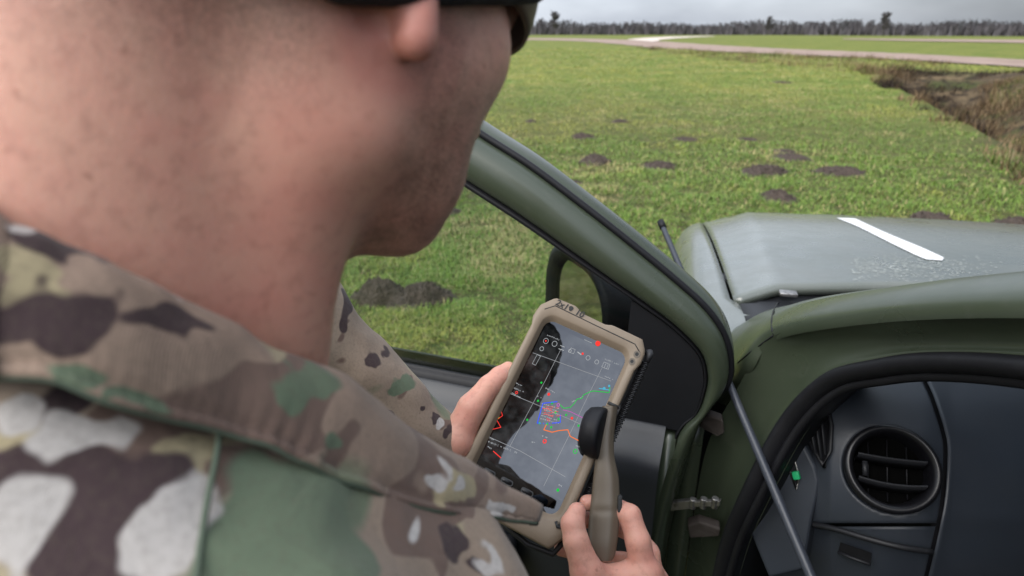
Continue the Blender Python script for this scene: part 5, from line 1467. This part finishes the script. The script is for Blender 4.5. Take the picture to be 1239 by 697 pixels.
for q in np.linspace(0, 1, 22):
    R_ = U_ * (1 - q) + L_ * q
    tang = np.gradient(R_, axis=0); nn = np.cross(tang, L_ - U_); nn = nn / (np.linalg.norm(nn, axis=1)[:, None] + 1e-9)
    sgn = np.sign((nn * (CAM - R_)).sum(1)); sgn = np.sign(sgn[60:150].sum()); nn = nn * sgn
    wob = vnoise(R_ * 38 + 4) * .0026 + vnoise(R_ * 90 + 8) * .0010
    arc = np.linspace(0, 1, nC)
    puck = np.sin(arc * 320 + 3 * vnoise(R_ * 30)) * (.0002 + .0008 * np.clip(vnoise(R_ * 25 + 2), 0, 1)) * sstep(.55, .95, q) * (1 - sstep(.97, 1.0, q))
    stitch = -.0014 * math.exp(-((q - .90) / .02) ** 2)
    R_ = R_ + nn * (.008 * math.sin(math.pi * min(q * 1.1, 1)) + wob + puck + stitch)[:, None]
    if q < .12: R_ = R_ - nn * .006 * (1 - q / .12)
    rows.append(R_)
cV = np.array(rows).reshape(-1, 3)
nodemat_camo('camouflage_collar', ((.285, .205, .155), (.235, .17, .13)), .09, [
    (GREEN, patch_on(cV, [(378, 461, 42, 15, -22), (110, 452, 40, 13, -20), (190, 478, 32, 9, -20), (404, 536, 18, 8, -35)])),
    (SAND, patch_on(cV, [(45, 347, 26, 22, -20), (30, 320, 30, 14, -20), (560, 590, 40, 18, -30)])),
    (DARK, patch_on(cV, [(70, 303, 42, 22, -25), (105, 322, 30, 18, -25), (88, 392, 52, 34, -12), (30, 375, 34, 30, 0), (208, 381, 50, 17, -10), (40, 288, 30, 16, -20)])),
    (CREAM, patch_on(cV, [(12, 280, 19, 17, 0), (130, 312, 40, 6, -25), (190, 338, 50, 7, -24), (535, 566, 22, 13, -30), (560, 585, 10, 10, 0), (610, 622, 26, 6, -12)]))])
collar = loft('collar', rows, M['camouflage_collar'], jacket, solid=.0035, off=0)
mb = MB(); mb.tube(rows[-1], .0011, 6); mb.build('collar_piping', M['green_piping'], jacket)
# shoulder seam with its row of stitches
seam_px = [(268, 522), (262, 560), (254, 600), (246, 650), (240, 697), (236, 740)]
def on_jacket(u, v):
    r = ray(u, v); ts = np.linspace(.10, .7, 700); P_ = CAM + ts[:, None] * r
    i = ((P_ - fj.lo) / fj.h).round().astype(int); ok = ((i >= 0) & (i < fj.n)).all(1)
    val = np.ones(len(ts)); val[ok] = fj.F[tuple(i[ok].T)]
    k = np.argmax(val < 0); return P_[k] if val[k] < 0 else CAM + r * .22
sm = spline([c_[0] - FW * .0012 for c_ in patch_on(Vj, [(u, v, 1, 1, 0) for u, v in seam_px])], 40)
mb = MB(); mb.tube(sm, .0011, 8); mb.build('shoulder_seam', M['green_piping'], jacket)
# blue grey pen end at the collar point
c = at(618, 607, .425); mat('blue_knit', (.16, .20, .29), .7, var=[(150, .6, (.05, .07, .11), .45, .65)], bump=[(250, .5, .002)])
mb = MB(); mb.tube([c + np.array([-.012, -.004, .004]), c, c + np.array([.008, .002, -.008])], [.005, .0075, .0062], 10); mb.build('blue_toggle', M['blue_knit'], jacket)

# ---- trousers and boots
ft = Field((-.52, -.12, .02), (.14, .58, 1.0), .010)
hipc = np.array([-.185, .225, .90])
ft.ell(hipc, (.168, .12, .15), .04, RBm)
for s_ in (-1, 1):
    hp = hipc + rB * s_ * .085 + (0, 0, -.06); kn = hp + fB * .03 + (0, 0, -.38); an_ = kn - fB * .03 + rB * s_ * .02; an_[2] = .10
    ft.cone(hp, kn, .092, .068, .04); ft.cone(kn, an_, .068, .056, .02)
ft.noise(lambda P: vnoise(P * np.array([14, 14, 24.])) * .006)
Vt, Qt = ft.mesh(1); mk('trousers', Vt, Qt, M['camouflage'], man)
for s_ in (-1, 1):
    hp = hipc + rB * s_ * .105; fbt = Field(hp + (-.25, -.25, -.92), hp + (.25, .25, -.70), .007)
    h0 = np.array([hp[0], hp[1], 0.])
    fbt.cone(h0 - fB * .02 + (0, 0, .055), h0 + fB * .15 + (0, 0, .045), .045, .042, .02); fbt.cone(h0 - fB * .01 + (0, 0, .06), h0 + (0, 0, .18), .048, .05, .03)
    sl, P_ = fbt.sub(fbt.lo, fbt.lo + fbt.h * (fbt.n - 1)); fbt.F = np.maximum(fbt.F, (.004 - P_[..., 2]).astype(np.float32))
    Vx, Qx = fbt.mesh(1); mk('boot', Vx, Qx, M['boot'], man)
